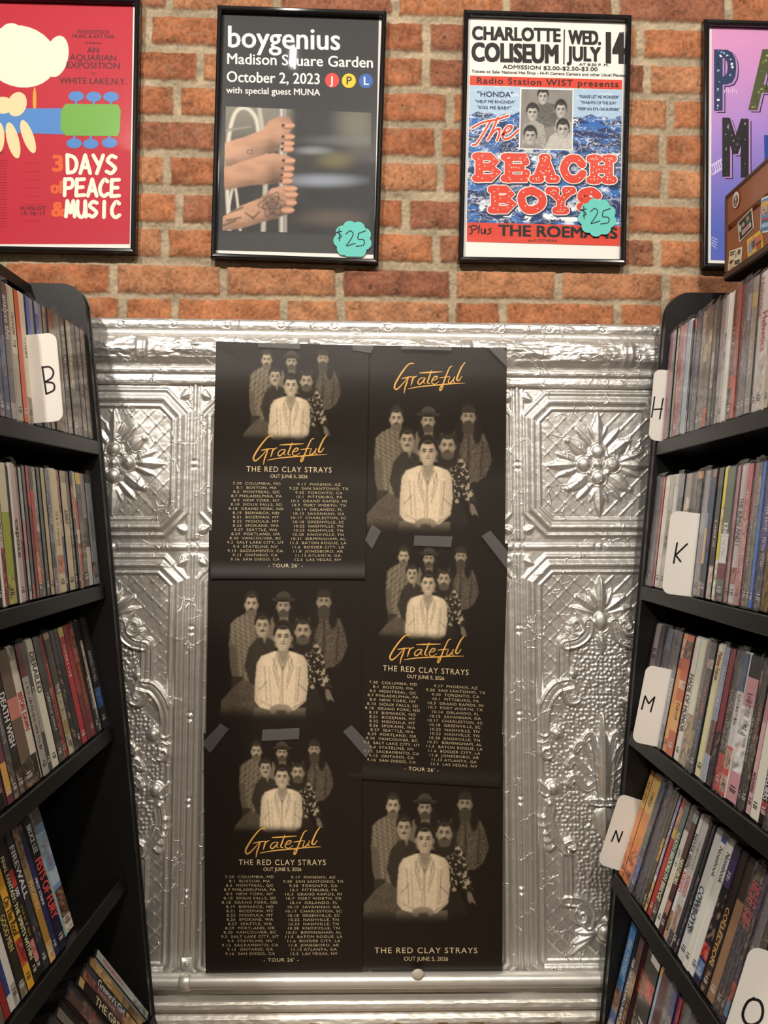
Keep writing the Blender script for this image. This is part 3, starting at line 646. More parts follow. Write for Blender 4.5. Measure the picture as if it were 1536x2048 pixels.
    L = L*(1-sstep(870, 955, Y)*.9); L = blur(np.clip(L, 0, 1), 1)
    return np.clip(L*(1+.26*(np.random.RandomState(4).rand(*X.shape)-.5)), 0, 1)
PAPER_DARK, SEPIA_HI = lin('#1e1811'), lin('#ecd6b4')
def sepia(L): L = L**1.5; return PAPER_DARK*(1-L[..., None])+SEPIA_HI*L[..., None]
GRATEFUL = [  # brush strokes, in the units of the tall poster
    ([(1014, 133), (990, 138), (962, 172), (936, 215), (924, 245), (934, 258), (958, 236), (984, 204)], 8),
    ([(958, 206), (985, 200), (1012, 196)], 6), ([(990, 197), (982, 225), (974, 250), (970, 276)], 7),
    ([(1012, 196), (1008, 216), (1002, 238)], 7), ([(1006, 218), (1016, 200), (1030, 192)], 6),
    ([(1066, 200), (1046, 204), (1034, 222), (1042, 232), (1058, 218), (1068, 202), (1062, 222), (1070, 228)], 6),
    ([(1098, 166), (1088, 196), (1080, 222), (1092, 228)], 7), ([(1042, 178), (1095, 174), (1150, 170)], 7),
    ([(1102, 212), (1118, 208), (1126, 196), (1116, 193), (1104, 206), (1100, 222), (1114, 230), (1134, 216)], 6),
    ([(1196, 143), (1184, 150), (1170, 182), (1156, 222), (1146, 254), (1138, 258), (1142, 240), (1160, 216)], 7), ([(1136, 200), (1160, 196), (1186, 192)], 5),
    ([(1186, 196), (1178, 216), (1186, 224), (1202, 206), (1208, 192), (1202, 214), (1210, 220)], 6),
    ([(1256, 124), (1240, 146), (1224, 184), (1218, 206), (1228, 210), (1242, 190)], 8),
    ([(988, 254), (1050, 242), (1140, 232), (1196, 226), (1256, 222)], 6)]
LEFT_DATES = ["7.30  COLUMBIA, MD", "8.1  BOSTON, MA", "8.5  MONTREAL, QC", "8.7 PHILADELPHIA, PA", "8.9  NEW YORK, NY", "8.10  SIOUX FALLS, SD", "8.18  GRAND FORK, ND", "8.19  BISMARCK, ND", "8.21  BOZEMAN, MT", "8.22  MISSOULA, MT", "8.26  SPOKANE, WA", "8.27  SEATTLE, WA", "8.29  PORTLAND, OR", "8.30  VANCOUVER, BC", "9.2  SALT LAKE CITY, UT", "9.4  STATELINE, NV", "9.12  SACRAMENTO, CA", "9.13  ONTARIO, CA", "9.16  SAN DIEGO, CA"]
RIGHT_DATES = ["9.17  PHOENIX, AZ", "9.20  SAN SANTONIO, TX", "9.30  TORONTO, CA", "10.1  PITTSBURG, PA", "10.3  GRAND RAPIDS, MI", "10.7  FORT WORTH, TX", "10.14  ORLANDO, FL", "10.15  SAVANNAH, GA", "10.17  CHARLESTON, SC", "10.18  GREENVILLE, SC", "10.22  NASHVILLE, TN", "10.23  NASHVILLE, TN", "10.28  KNOXVILLE, TN", "10.31  BIRMINGHAM, AL", "11.5  BATON ROGUE, LA", "11.6  BOSSIER CITY, LA", "11.8  JONESBORO, AR", "11.13 ATLANTA, GA", "12.5  LAS VEGAS, NV"]
INK, GOLD = '#e6cfa6', '#e8b05c'
NU, NV = 262, 400
_u, _v = np.meshgrid(np.linspace(0, 1, NU), np.linspace(0, 1, NV))
_bx, _by = 1092+(_u-.5)*723, 52+_v*1111
ART_ALBUM = sepia(band_portrait(_bx, _by))
_ax, _ay = 425+(_u-.5)*723, 40+_v*1111
ART_TOUR = sepia(band_portrait(1085+(_ax-422)/.78, 555+(_ay-243)/.78)*(1-sstep(455, 505, _ay)))
def bend(px, py, layer, seed):
    base = -.0275-.0013*layer
    s = sstep(960, 745, py); w = (fbm(px/150+seed, py/190, 300+seed, 2)-.5)*.0022
    return base-.0195*s-np.abs(w)
def make_poster(name, quad, layer, kind, label, seed, curl=0.0):
    q = np.array(quad, float)
    def surf(u, v, lift):
        u = np.asarray(u)[..., None]; v = np.asarray(v)[..., None]
        p = (q[0]*(1-u)+q[1]*u)*(1-v)+(q[3]*(1-u)+q[2]*u)*v
        yy = bend(p[..., 0], p[..., 1], layer, seed)-curl*sstep(.9, 1, v[..., 0])**2
        return on_y(p[..., 0], p[..., 1], yy-np.asarray(lift)*1.6e-4)
    cx, cy = (1092, 52) if kind == 'album' else (425, 40)
    sh = Sheet(lambda x, y, l: surf((np.asarray(x)-cx)/723+.5, (np.asarray(y)-cy)/1111, l))
    mb = MB(); art = ART_ALBUM if kind == 'album' else ART_TOUR
    mb.grid(surf(_u, _v, 0)[::-1], art[::-1])
    _bu, _bv = np.meshgrid(np.linspace(0, 1, 40), np.linspace(0, 1, 120)); back = surf(_bu, _bv, -2.5); mb.grid(back, lin('#d8d2c4'))     # the white reverse
    e = np.linspace(0, 1, 40)
    for uu, vv in ((e, e*0), (e, e*0+1), (e*0, e), (e*0+1, e)):
        mb.grid(np.stack([surf(uu, vv, 0), surf(uu, vv, -2.5)], 0), lin('#6b6152'))
    if kind == 'album':
        for pts, w in GRATEFUL: sh.stroke(mb, pts, w*.98, GOLD, taper=True)
        sh.text(mb, 'THE RED CLAY STRAYS', 1093, 1080, 26, INK, W0, 486, 'c', .12); sh.text(mb, 'OUT JUNE 5, 2026', 1093, 1115, 18, INK, W0, 210, 'c')
    else:
        for pts, w in GRATEFUL: sh.stroke(mb, [(248+(a-920)*1.04, 470+(b-125)*.95) for a, b in pts], w*.98, GOLD, taper=True)
        sh.text(mb, 'THE RED CLAY STRAYS', 421, 648, 25, INK, W0, 402, 'c', .12); sh.text(mb, 'OUT JUNE 5, 2026', 421, 676, 16, INK, W0, 176, 'c')
        for i, (a, b) in enumerate(zip(LEFT_DATES, RIGHT_DATES)):
            y = 709+i*19.83
            sh.text(mb, a, 270, y, 11.5, '#cdb994', W0, None, 'c', .10, xs=1.28); sh.text(mb, b, 563, y+1.5, 11.5, '#cdb994', W0, None, 'c', .10, xs=1.28)
        sh.text(mb, "- TOUR 26' -", 413, 1098, 16, INK, W0, 163, 'c', .1)
    o = mb.build(name, M_PAPER, smooth=True); tag(o, label, 'poster', 'black and sepia tour posters taped to the tin wall'); return o
make_poster('poster', [(708, 690), (1014, 696), (1009, 1165), (702, 1160)], 0, 'album', 'black band poster at top right with gold script above the sepia portrait', 1)
make_poster('poster', [(700, 1462), (1006, 1468), (1005, 1942), (698, 1942)], 0, 'album', 'lowest black poster on the right, band name in small capitals under the portrait', 2)
make_poster('poster', [(704, 1074), (1016, 1087), (1001, 1575), (694, 1556)], 1.2, 'tour', 'black tour date poster in the right column, taped over two album posters', 3, .004)
make_poster('poster', [(418, 1060), (725, 1063), (721, 1537), (411, 1535)], 2.4, 'album', 'black portrait poster in the left column between two tour date posters', 4)
make_poster('poster', [(432, 683), (738, 691), (730, 1157), (421, 1157)], 3.6, 'tour', 'black tour date poster at top left, curling over the cornice', 5, .004)
make_poster('poster', [(407, 1467), (723, 1471), (724, 1945), (411, 1947)], 3.6, 'tour', 'lowest black tour date poster on the left, just above the pipe', 6)
# strips of clear tape
def tape(quad, label, layer=4.6):
    q = np.array(quad, float); u = np.linspace(0, 1, 9)[None, :, None]; v = np.linspace(0, 1, 5)[:, None, None]
    p = (q[0]*(1-u)+q[1]*u)*(1-v)+(q[3]*(1-u)+q[2]*u)*v
    P = on_y(p[..., 0], p[..., 1], bend(p[..., 0], p[..., 1], layer, 9)-.0012*fbm(p[..., 0]/9, p[..., 1]/9, 4)-.0022)
    mb = MB(); mb.grid(P[::-1]); mb.grid(P+np.array([0, .0002, 0]))
    o = mb.build('tape_strip', M_TAPE, smooth=True); tag(o, label, 'tape', 'strips of clear tape on the posters')
tape([(829, 1071), (905, 1073), (902, 1094), (827, 1091)], 'horizontal clear tape strip on top edge of the right tour date poster')
tape([(525, 1459), (599, 1456), (598, 1478), (523, 1482)], 'horizontal clear tape strip on top edge of the lowest left tour poster')
tape([(744, 1049), (762, 1062), (744, 1098), (730, 1080)], 'short diagonal clear tape at left corner of the right tour date poster')
tape([(963, 1072), (981, 1061), (1036, 1128), (1020, 1146)], 'diagonal clear tape at right corner of right tour poster, reaching the tin')
tape([(441, 1447), (458, 1458), (420, 1506), (403, 1487)], 'diagonal clear tape at left corner of lowest left tour poster, reaching tin')
tape([(686, 1463), (703, 1450), (746, 1496), (732, 1516)], 'diagonal clear tape between lowest left poster and right column poster')
tape([(517, 684), (600, 687), (600, 698), (516, 694)], 'clear tape strip along top edge of the top left tour poster')
tape([(804, 689), (904, 692), (903, 701), (803, 698)], 'clear tape strip along top edge of the top right album poster')
tape([(974, 693), (1000, 690), (1034, 722), (1022, 742)], 'clear tape folded over the upper right corner of the top right poster')
tape([(704, 690), (748, 692), (742, 706), (706, 700)], 'clear tape scrap where the two top posters meet')

# ---- framed posters on the bricks
def framed(name_quad, label, art, inset_px=0):
    q = np.array(name_quad, float); W = on_y(q[:, 0], q[:, 1], np.full(4, -.0235)); ctr = W.mean(0)
    root = empty('framed_poster', (ctr[0], -.008, W[:, 2].min())); tag(root, label, 'framed poster', 'framed concert posters hung on the brick wall')
    ex = (W[1]-W[0])/np.linalg.norm(W[1]-W[0]); ez = (W[0]-W[3])/np.linalg.norm(W[0]-W[3])
    dirs = np.array([ex-ez, -ex-ez, -ex+ez, ex+ez])
    mb = MB()
    prof = [(0, -.0085), (0, -.0195), (.0012, -.0225), (.0032, -.0238), (.0068, -.0236), (.0088, -.0222), (.0095, -.0195), (.0095, -.0125), (.004, -.0095)]
    R = []
    for ins, yy in prof:
        c = W+dirs*ins; c = c.copy(); c[:, 1] = yy; R.append(np.vstack([c, c[:1]]))
    R = np.stack(R, 0)
    for i in range(4): mb.grid(R[:, i:i+2])
    mb.build('frame', M_FRAME, root)
    inner = W+dirs*.0085
    mb = MB(); c = inner.copy(); c[:, 1] = -.0125; mb.prism(c[[3, 2, 1, 0]], (0, .0012, 0), lin('#e9e6e0'))
    art(mb); mb.build('print', M_PRINT, root)
    mb = MB(); c = (W+dirs*.0088); c[:, 1] = -.0152; mb.prism(c[[3, 2, 1, 0]], (0, .0008, 0)); mb.build('glass_pane', M_GLASS, root)
    return root
def sheet(kx, ox, slope):
    s = Sheet(lambda x, y, l: on_y(np.asarray(x)/kx+ox, np.asarray(y)/kx, -.0126-np.asarray(l)*1.5e-4+0*np.asarray(x))); s.slope = slope
    base = s.text
    def text(mb, st, x, y, cap, col, weight=W0, width=None, align='l', track=0.0, slant=0.0, xs=1.0, lift=2):
        f0 = s.fn; s.fn = lambda X, Yy, l: f0(X, Yy+slope*(X-x), l); base(mb, st, x, y, cap, col, weight, width, align, track, slant, xs, lift); s.fn = f0
    s.text = text; return s
def art_red(mb):
    s = sheet(1.995, 0, .017)
    s.poly(mb, [(-112, -2), (531, 22), (517, 974), (-135, 974)], '#b81a32', 1)
    cream, blue, green = '#efe3cf', '#4f86c6', '#6fa744'
    # plain rounded shapes of the same colours
    s.ell(mb, 80, 225, 150, 122, cream, .3, 2); s.ell(mb, 45, 150, 52, 58, cream, 0, 2); s.ell(mb, 226, 225, 46, 84, cream, .2, 2)
    s.ell(mb, 138, 400, 7, 52, '#e0a03a', 0, 2)
    s.poly(mb, [(-120, 432), (255, 432), (255, 536), (-120, 525)], blue, 2)
    s.poly(mb, [(262, 414), (470, 416), (482, 440), (478, 520), (470, 543), (262, 541), (241, 516), (243, 440)], green, 3)
    for i, (a, b) in enumerate(((304, 384), (374, 386), (443, 386), (296, 572), (362, 574), (437, 570))):
        s.ell(mb, a, b, 31, 20, blue, 0, 3); s.stroke(mb, [(a, b), (a, 412 if b < 450 else 546)], 10, blue, smooth=False, lift=3)
    for (a, b, rx, ry, r) in ((68, 416, 38, 50, .3), (12, 420, 40, 34, 0), (52, 560, 24, 74, -.25), (112, 545, 22, 70, -.35), (-4, 548, 22, 60, 0)): s.ell(mb, a, b, rx, ry, '#ecd2a6', r, 4)
    dk = '#4a1220'
    for (t, y, w, cap) in (('WOODSTOCK', 134, 130, 14), ('MUSIC & ART FAIR', 152, 168, 14), ('presents', 174, 66, 9), ('AN', 211, 48, 23), ('AQUARIAN', 242, 187, 24), ('EXPOSITION', 273, 218, 24), ('in', 297, 16, 10), ('WHITE LAKE,N.Y.', 335, 268, 24)):
        s.text(mb, t, 372, y, cap, dk, W1, w, 'c')
    s.text(mb, '3', 205, 682, 62, '#d9602a', W2, 52); s.text(mb, 'of', 202, 770, 48, '#d9602a', W2, 48); s.text(mb, '&', 205, 862, 56, '#d9602a', W2, 54)
    def hand(st, x0, x1, y0, y1):
        L = {'D': [[(0, 0), (.05, 1)], [(0, 0), (.7, .15), (.95, .5), (.7, .9), (.05, 1)]], 'A': [[(0, 1), (.5, 0)], [(.5, 0), (1, 1)], [(.2, .68), (.85, .68)]], 'Y': [[(0, 0), (.5, .5)], [(1, 0), (.35, 1)]],
             'S': [[(.95, .1), (.5, .02), (.12, .28), (.55, .5), (.9, .72), (.5, .98), (.02, .88)]], 'P': [[(.05, 0), (0, 1)], [(.05, .03), (.75, .02), (.95, .28), (.7, .52), (.05, .56)]],
             'E': [[(.1, 0), (0, 1)], [(.1, .02), (.9, 0)], [(.06, .5), (.75, .48)], [(0, 1), (.92, .96)]], 'C': [[(.92, .12), (.55, 0), (.1, .4), (.12, .8), (.5, 1), (.95, .86)]],
             'M': [[(0, 1), (.15, 0)], [(.15, 0), (.5, .75)], [(.5, .75), (.85, 0)], [(.85, 0), (1, 1)]], 'U': [[(.05, 0), (.02, .6), (.3, 1), (.8, .85), (.92, 0)], [(.92, 0), (1, 1)]], 'I': [[(.5, 0), (.45, 1)]]}
        n = len(st); w = (x1-x0)/n
        for i, ch in enumerate(st):
            for k in L[ch]: s.stroke(mb, [(x0+w*(i+.12)+a*w*.76, y0+b*(y1-y0)+.017*w*i) for a, b in k], 15, '#f3ead8', lift=3, smooth=len(k) > 2)
    hand('DAYS', 262, 470, 618, 690); hand('PEACE', 252, 484, 714, 780); hand('MUSIC', 258, 484, 802, 864)
    s.text(mb, 'AUGUST', 80, 837, 15, dk, W1, 103); s.text(mb, '15, 16, 17', 80, 857, 15, dk, W1, 100); s.text(mb, 'H', 0, 617, 12, dk, W1)
    rng = random.Random(5)
    for y in range(640, 905, 11):        # two columns of tiny print, too small to read
        x = -100
        while x < 25: w = rng.uniform(6, 22); s.stroke(mb, [(x, y), (min(x+w, 28), y)], 2.0, '#7a1626', smooth=False, lift=2); x += w+5
        if y % 3 == 0:
            for k in range(3): s.stroke(mb, [(100+k*22, y), (116+k*22, y)], 1.8, '#8a182a', smooth=False, lift=2)
def art_subway(mb):
    s = sheet(1.995, 0, .027)
    s.poly(mb, [(884, 40), (1512, 66), (1492, 1016), (858, 998)], '#2d2f31', 1)
    wht = '#ecebe6'
    s.text(mb, 'boygenius', 905, 187, 84, wht, W1, 455); s.text(mb, 'Madison Square Garden', 903, 254, 42, wht, W1, 588)
    s.text(mb, 'October 2, 2023', 903, 326, 42, wht, W1, 376); s.text(mb, 'with special guest MUNA', 903, 371, 25, wht, W1, 374)
    for cx, cy, c, ch, tc in ((1325, 320, '#d8453c', 'J', wht), (1392, 322, '#efc432', 'P', '#2a2a2a'), (1460, 323, '#3563b0', 'L', wht)):
        s.ell(mb, cx, cy, 28, 29, c, 0, 2); s.text(mb, ch, cx, cy+15, 31, tc, W1, None, 'c', lift=3)
    def photo(X, Y):
        g = fbm(X/70, Y/60, 401); base = lin('#2e2e2e')*(.4+.9*g[..., None]); C = base
        def lay(C, m, col): return C*(1-m[..., None])+np.asarray(col)*m[..., None]
        C = lay(C, sstep(1180, 1330, X)*.55, lin('#2c3036'))
        for (a, b, w, h, c) in ((1420, 490, 70, 90, '#8a8474'), (1340, 640, 60, 30, '#7d7444'), (1290, 720, 130, 22, '#aab4c4'), (1400, 560, 160, 18, '#6d7072'), (1330, 870, 120, 30, '#6a5c50'), (1250, 600, 60, 14, '#9aa0a4')):
            C = lay(C, ellm(X, Y, a, b, w, h, .8)*.6, lin(c))
        C = lay(C, sstep(1190, 1130, X)*sstep(640, 440, Y)*.35, lin('#c9c2b0'))
        for pts, w, c in (([(915, 930), (905, 640), (930, 470), (975, 430), (1020, 470), (1035, 560)], 15, '#d5d0c2'), ([(1035, 430), (1060, 640), (1050, 930)], 17, '#b9b5a8'), ([(900, 900), (935, 740), (960, 930)], 9, '#cfcabc'), ([(905, 520), (1000, 505)], 10, '#8f8b80')):
            d, _ = seg_dist(X, Y, spline(pts, 8)); C = lay(C, (1-sstep(w*.5, w*.75, d))*.85, lin(c)*(.6+.5*np.cos(d/w*2.6))[..., None])
        cx = 1128+.002*(Y-430); p = np.abs(X-cx)-17
        C = lay(C, 1-sstep(-2, 3, p), lin('#b7b4ad')*(.35+.9*np.exp(-((X-cx+5)/6)**2)+.5*np.exp(-((X-cx-10)/3)**2))[..., None])
        sk = [('#d0a184', [(895, 570), (980, 545), (1050, 515), (1075, 480), (1115, 465), (1155, 468), (1172, 500), (1150, 540), (1128, 560), (1112, 600), (1060, 615), (1000, 640), (898, 668)]),
              ('#c99a7c', [(893, 670), (980, 640), (1040, 622), (1090, 610), (1150, 622), (1176, 640), (1170, 690), (1140, 722), (1090, 735), (1010, 738), (895, 760)]),
              ('#d2a385', [(888, 866), (960, 822), (1040, 790), (1085, 752), (1140, 738), (1176, 750), (1180, 790), (1165, 845), (1110, 870), (1040, 888), (960, 912), (886, 922)])]
        for k, (c, pts) in enumerate(sk):
            m = blur(soft_in(X, Y, pts), 2); yy0 = [565, 675, 830][k]
            shade = .52+.16*sstep(.3, .7, fbm(X/70, Y/26, 410+k))+.22*sstep(1180, 1080, X)-.42*sstep(yy0+10, yy0+95, Y+.35*(X-960))-.20*np.exp(-((X-1085)/26)**2)*sstep(yy0-70, yy0, Y)
            C = lay(C, m, lin(c)*np.clip(shade, .16, 1.2)[..., None])
        for k, (fx, fy) in enumerate(((1150, 500), (1150, 545), (1148, 572), (1146, 594), (1152, 640), (1148, 672), (1144, 698), (1142, 722), (1160, 752), (1162, 776), (1158, 808), (1148, 838))):
            C = lay(C, ellm(X, Y, fx, fy+3, 27, 13, .1)*.8, lin('#7a5340')); C = lay(C, ellm(X, Y, fx, fy, 26, 11.5, .15), lin('#c8977a')*(.62+.5*(1-np.abs(Y-fy)/14))[..., None])
            if k < 8: C = lay(C, ellm(X, Y, fx-20, fy, 7, 6, .2), lin('#4a1f24'))
        ink = lin('#2b2826')                                       # flower tattoo and small drawings
        r = np.hypot(X-1085, (Y-815)*1.05); a = np.arctan2(Y-815, X-1085)
        pet = np.exp(-((r-(30+9*np.sin(5*a)))/2.6)**2)+np.exp(-((r-(16+5*np.sin(4*a+1)))/2.2)**2)+np.exp(-((r-(45+10*np.sin(6*a+2)))/2.4)**2)*(r < 58)
        hm = blur(soft_in(X, Y, sk[2][1]), 2)
        C = lay(C, np.clip(pet, 0, 1)*hm*.9, ink); C = lay(C, ellm(X, Y, 1085, 815, 40, 36, .7)*hm*.55, ink)
        for (a1, b1, c1, d1) in ((900, 855, 968, 828), (905, 880, 960, 868), (980, 850, 1010, 870), (1010, 870, 1035, 845), (890, 900, 940, 880)):
            d, _ = seg_dist(X, Y, [(a1, b1), (c1, d1)]); C = lay(C, np.exp(-(d/4)**2)*hm*.8, ink)
        d, _ = seg_dist(X, Y, [(988, 600), (1008, 598), (1004, 614), (986, 612), (988, 600)]); C = lay(C, np.exp(-(d/2)**2)*.8, ink)
        return np.clip(blur(C, 1), .003, 1)
    paint_patch(mb, s.fn, [(901, 424), (1482, 450), (1471, 936), (887, 920)], 230, 200, photo, 2)
def art_wave(mb):
    s = Sheet(lambda x, y, l: on_y(np.asarray(x)/2+768, np.asarray(y)/2, -.0126-np.asarray(l)*1.5e-4+0*np.asarray(x)))
    base = s.text
    def text(mb, st, x, y, cap, col, weight=W0, width=None, align='l', track=0.0, slant=0.0, lift=4, slope=.027):
        f0 = s.fn; s.fn = lambda X, Yy, l: f0(X, Yy+slope*(X-x), l); base(mb, st, x, y, cap, col, weight, width, align, track, slant, 1, lift); s.fn = f0
    bk, red, navy = '#141414', '#d2402c', '#1c2c4c'
    for (t, x, y, cap, w, wt) in (('CHARLOTTE', 352, 156, 50, 354, W2), ('COLISEUM', 350, 242, 70, 350, W2), ('WED.', 740, 174, 52, 128, W2), ('JULY', 738, 241, 54, 126, W2), ('14', 876, 248, 116, 86, W2), ('AT 8:30 P. M.', 780, 262, 10, 120, W1),
                                  ('ADMISSION $2.00-$2.50-$3.00', 475, 274, 15, 380, W1), ('Tickets on Sale: National Hat Shop - Hi-Fi Camera Centers and other Usual Places', 350, 290, 11, 610, W1)):
        text(mb, t, x, y, cap, bk, wt, w)
    s.poly(mb, [(719, 118), (724, 118), (722, 257), (717, 257)], bk, 2)
    s.poly(mb, [(344, 302), (953, 320), (952, 358), (343, 340)], red, 1); text(mb, 'Radio Station WIST presents', 369, 333, 24, bk, W1, 570, track=.12)
    def sea(X, Y):
        yl = Y-.027*(X-343); hz = 452+5*np.sin(X/23)+4*np.sin(X/9+1)
        sky = lin('#a9c3da')*(1+.12*np.sin(yl*1.9))[..., None]
        cl = np.exp(-((fbm(X/60, yl/22, 501)-.5)/.02)**2)[..., None]*.4; sky = sky*(1-cl)+lin('#eef3f6')*cl
        wx = X+22*(fbm(X/60, yl/50, 511)-.5); wy = yl+26*(fbm(X/70, yl/50, 512)-.5)
        f = fbm(wx/62, wy/24, 521, 3); f2 = fbm(wx/40+7, wy/15, 522, 2)
        crest = np.exp(-((f-.5)/.014)**2)+.8*np.exp(-((f2-.55)/.011)**2)+.6*np.exp(-((f-.40)/.010)**2)
        foam = sstep(.60, .66, fbm(wx/44, wy/20, 531))*(np.exp(-((yl-470)/16)**2)+np.exp(-((yl-850)/26)**2)*1.2+.35*sstep(560, 600, yl))
        dk = sstep(.40, .56, fbm(wx/44, wy/14, 541))[..., None]
        c = lin('#2a68b0')*(1-dk)+lin('#142f60')*dk; w = np.clip(crest*.8+foam, 0, 1)[..., None]; c = c*(1-w)+lin('#eef3f5')*w
        m = sstep(-1, 2, yl-hz)[..., None]; return sky*(1-m)+c*m
    paint_patch(mb, s.fn, [(343, 343), (953, 360), (944, 905), (331, 890)], 320, 270, sea, 1)
    for (t, x, y, cap, w) in (('"HONDA"', 372, 386, 21, 146), ('"HELP ME RHONDA"', 364, 411, 12, 162), ('"KISS ME BABY"', 372, 435, 12, 138), ('"PLEASE LET ME WONDER"', 779, 391, 11, 162), ('"WARMTH OF THE SUN"', 788, 415, 11, 142), ('"KEEP AN EYE ON SUMMER"', 774, 440, 11, 170)):
        text(mb, t, x, y, cap, navy, W1, w, slope=.02)
    def group(X, Y):
        L = .50+.1*(fbm(X/30, Y/30, 601)-.5)+0*X
        for pts, v in (([(585, 470), (600, 425), (640, 405), (690, 420), (700, 500), (600, 520)], .34), ([(552, 560), (560, 500), (600, 480), (640, 500), (650, 598), (550, 598)], .62), ([(680, 520), (690, 480), (720, 470), (752, 490), (752, 560)], .7), ([(548, 598), (560, 575), (600, 565), (640, 598)], .5), ([(640, 598), (665, 545), (700, 520), (752, 560), (752, 598)], .75)):
            L = over(L, blur(soft_in(X, Y, pts), 2), v+.25*(fbm(X/6, Y/6, 602)-.5))
        for (a, b, w, h) in ((636, 388, 42, 56), (594, 452, 46, 60), (708, 440, 44, 62), (585, 545, 50, 64), (716, 520, 50, 68)): L = face(L, X, Y, a, b, w, h, .75, .07)
        L = np.clip(L, 0, 1)**1.8
        return np.clip(lin('#191817')*(1-L[..., None])+lin('#e9e4dc')*L[..., None], 0, 1)
    s.poly(mb, [(545, 352), (758, 357), (755, 602), (539, 597)], '#f0efe9', 2); paint_patch(mb, s.fn, [(550, 356), (754, 361), (751, 598), (544, 593)], 130, 150, group, 3)
    for col, w, l in (('#f3efe6', 15, 3), (red, 8, 4)):      # brushed "The"
        for st in ([(352, 512), (395, 490), (450, 478), (498, 462)], [(428, 482), (400, 530), (370, 575), (355, 580)], [(455, 470), (435, 520), (415, 560)], [(418, 555), (440, 525), (462, 515), (460, 540), (452, 562)], [(470, 540), (500, 525), (512, 508), (495, 505), (478, 530), (478, 555), (505, 550), (538, 520)]): s.stroke(mb, st, w, col, lift=l)
    def slab(st, x0, y0, w, cap, lift):
        W = w/len(st); G = {'B': [[(.15, 0), (.15, 1)], [(0, .02), (.62, .02), (.86, .24), (.6, .48), (.15, .5)], [(.6, .5), (.95, .73), (.66, .98), (0, .98)]], 'E': [[(.18, 0), (.18, 1)], [(0, .03), (.92, .03), (.92, .24)], [(.18, .5), (.72, .5)], [(0, .97), (.95, .97), (.95, .74)]], 'A': [[(.16, .97), (.5, .05)], [(.52, .05), (.86, .97)], [(.42, .04), (.6, .04)], [(.3, .66), (.76, .66)], [(0, .97), (.32, .97)], [(.7, .97), (1, .97)]],
             'C': [[(.9, .3), (.66, .06), (.3, .1), (.1, .5), (.3, .9), (.66, .95), (.92, .72)]], 'H': [[(.17, 0), (.17, 1)], [(.82, 0), (.82, 1)], [(.17, .5), (.82, .5)], [(0, .03), (.34, .03)], [(0, .97), (.34, .97)], [(.66, .03), (1, .03)], [(.66, .97), (1, .97)]], 'O': [[(.5, .04), (.12, .2), (.06, .55), (.25, .92), (.6, .96), (.93, .7), (.9, .3), (.5, .04)]], 'Y': [[(.1, .03), (.5, .52), (.9, .03)], [(.5, .5), (.5, .97)], [(.3, .97), (.7, .97)], [(0, .03), (.28, .03)], [(.72, .03), (1, .03)]], 'S': [[(.86, .24), (.6, .04), (.22, .12), (.16, .36), (.5, .5), (.86, .66), (.76, .92), (.4, .97), (.1, .76)]]}
        for col, ex, l in ((navy, 44, lift), ('#f3efe8', 39, lift+1), (red, 32, lift+2)):
            for i, ch in enumerate(st):
                for k in G[ch]: s.stroke(mb, [(x0+W*(i+.10)+a*W*.80+(4 if l == lift else 0), y0+14+b*(cap-28)+.018*(W*i)+(4 if l == lift else 0)) for a, b in k], ex, col, lift=l, smooth=ch in 'COS')
        rng = random.Random(3)
        for i, ch in enumerate(st):
            for k in G[ch]:
                for q in range(4):
                    t = (q+.5)/4*(len(k)-1); j = min(int(t), len(k)-2); f = t-j; a = k[j][0]*(1-f)+k[j+1][0]*f; b = k[j][1]*(1-f)+k[j+1][1]*f
                    s.ell(mb, x0+W*(i+.10)+a*W*.80+rng.uniform(-5, 5), y0+14+b*(cap-28)+.018*W*i+rng.uniform(-5, 5), 2.6, 2.6, '#f6dcc8', 0, lift+3, 8)
    slab('BEACH', 356, 610, 572, 118, 3); slab('BOYS', 418, 742, 462, 112, 3)
    s.poly(mb, [(332, 889), (944, 905), (942, 984), (331, 966)], red, 3)
    for st in ([(348, 905), (352, 930), (342, 936)], [(340, 908), (362, 902), (374, 912), (352, 922)], [(382, 902), (378, 932)], [(390, 915), (390, 932), (402, 930), (404, 916), (406, 934)], [(430, 914), (418, 918), (428, 928), (414, 938)]): s.stroke(mb, st, 5.5, bk, lift=4)
    text(mb, 'THE ROEMANS', 458, 942, 42, bk, W2, 476, slope=.026); text(mb, 'and OTHERS', 575, 966, 11, bk, W1, 118)
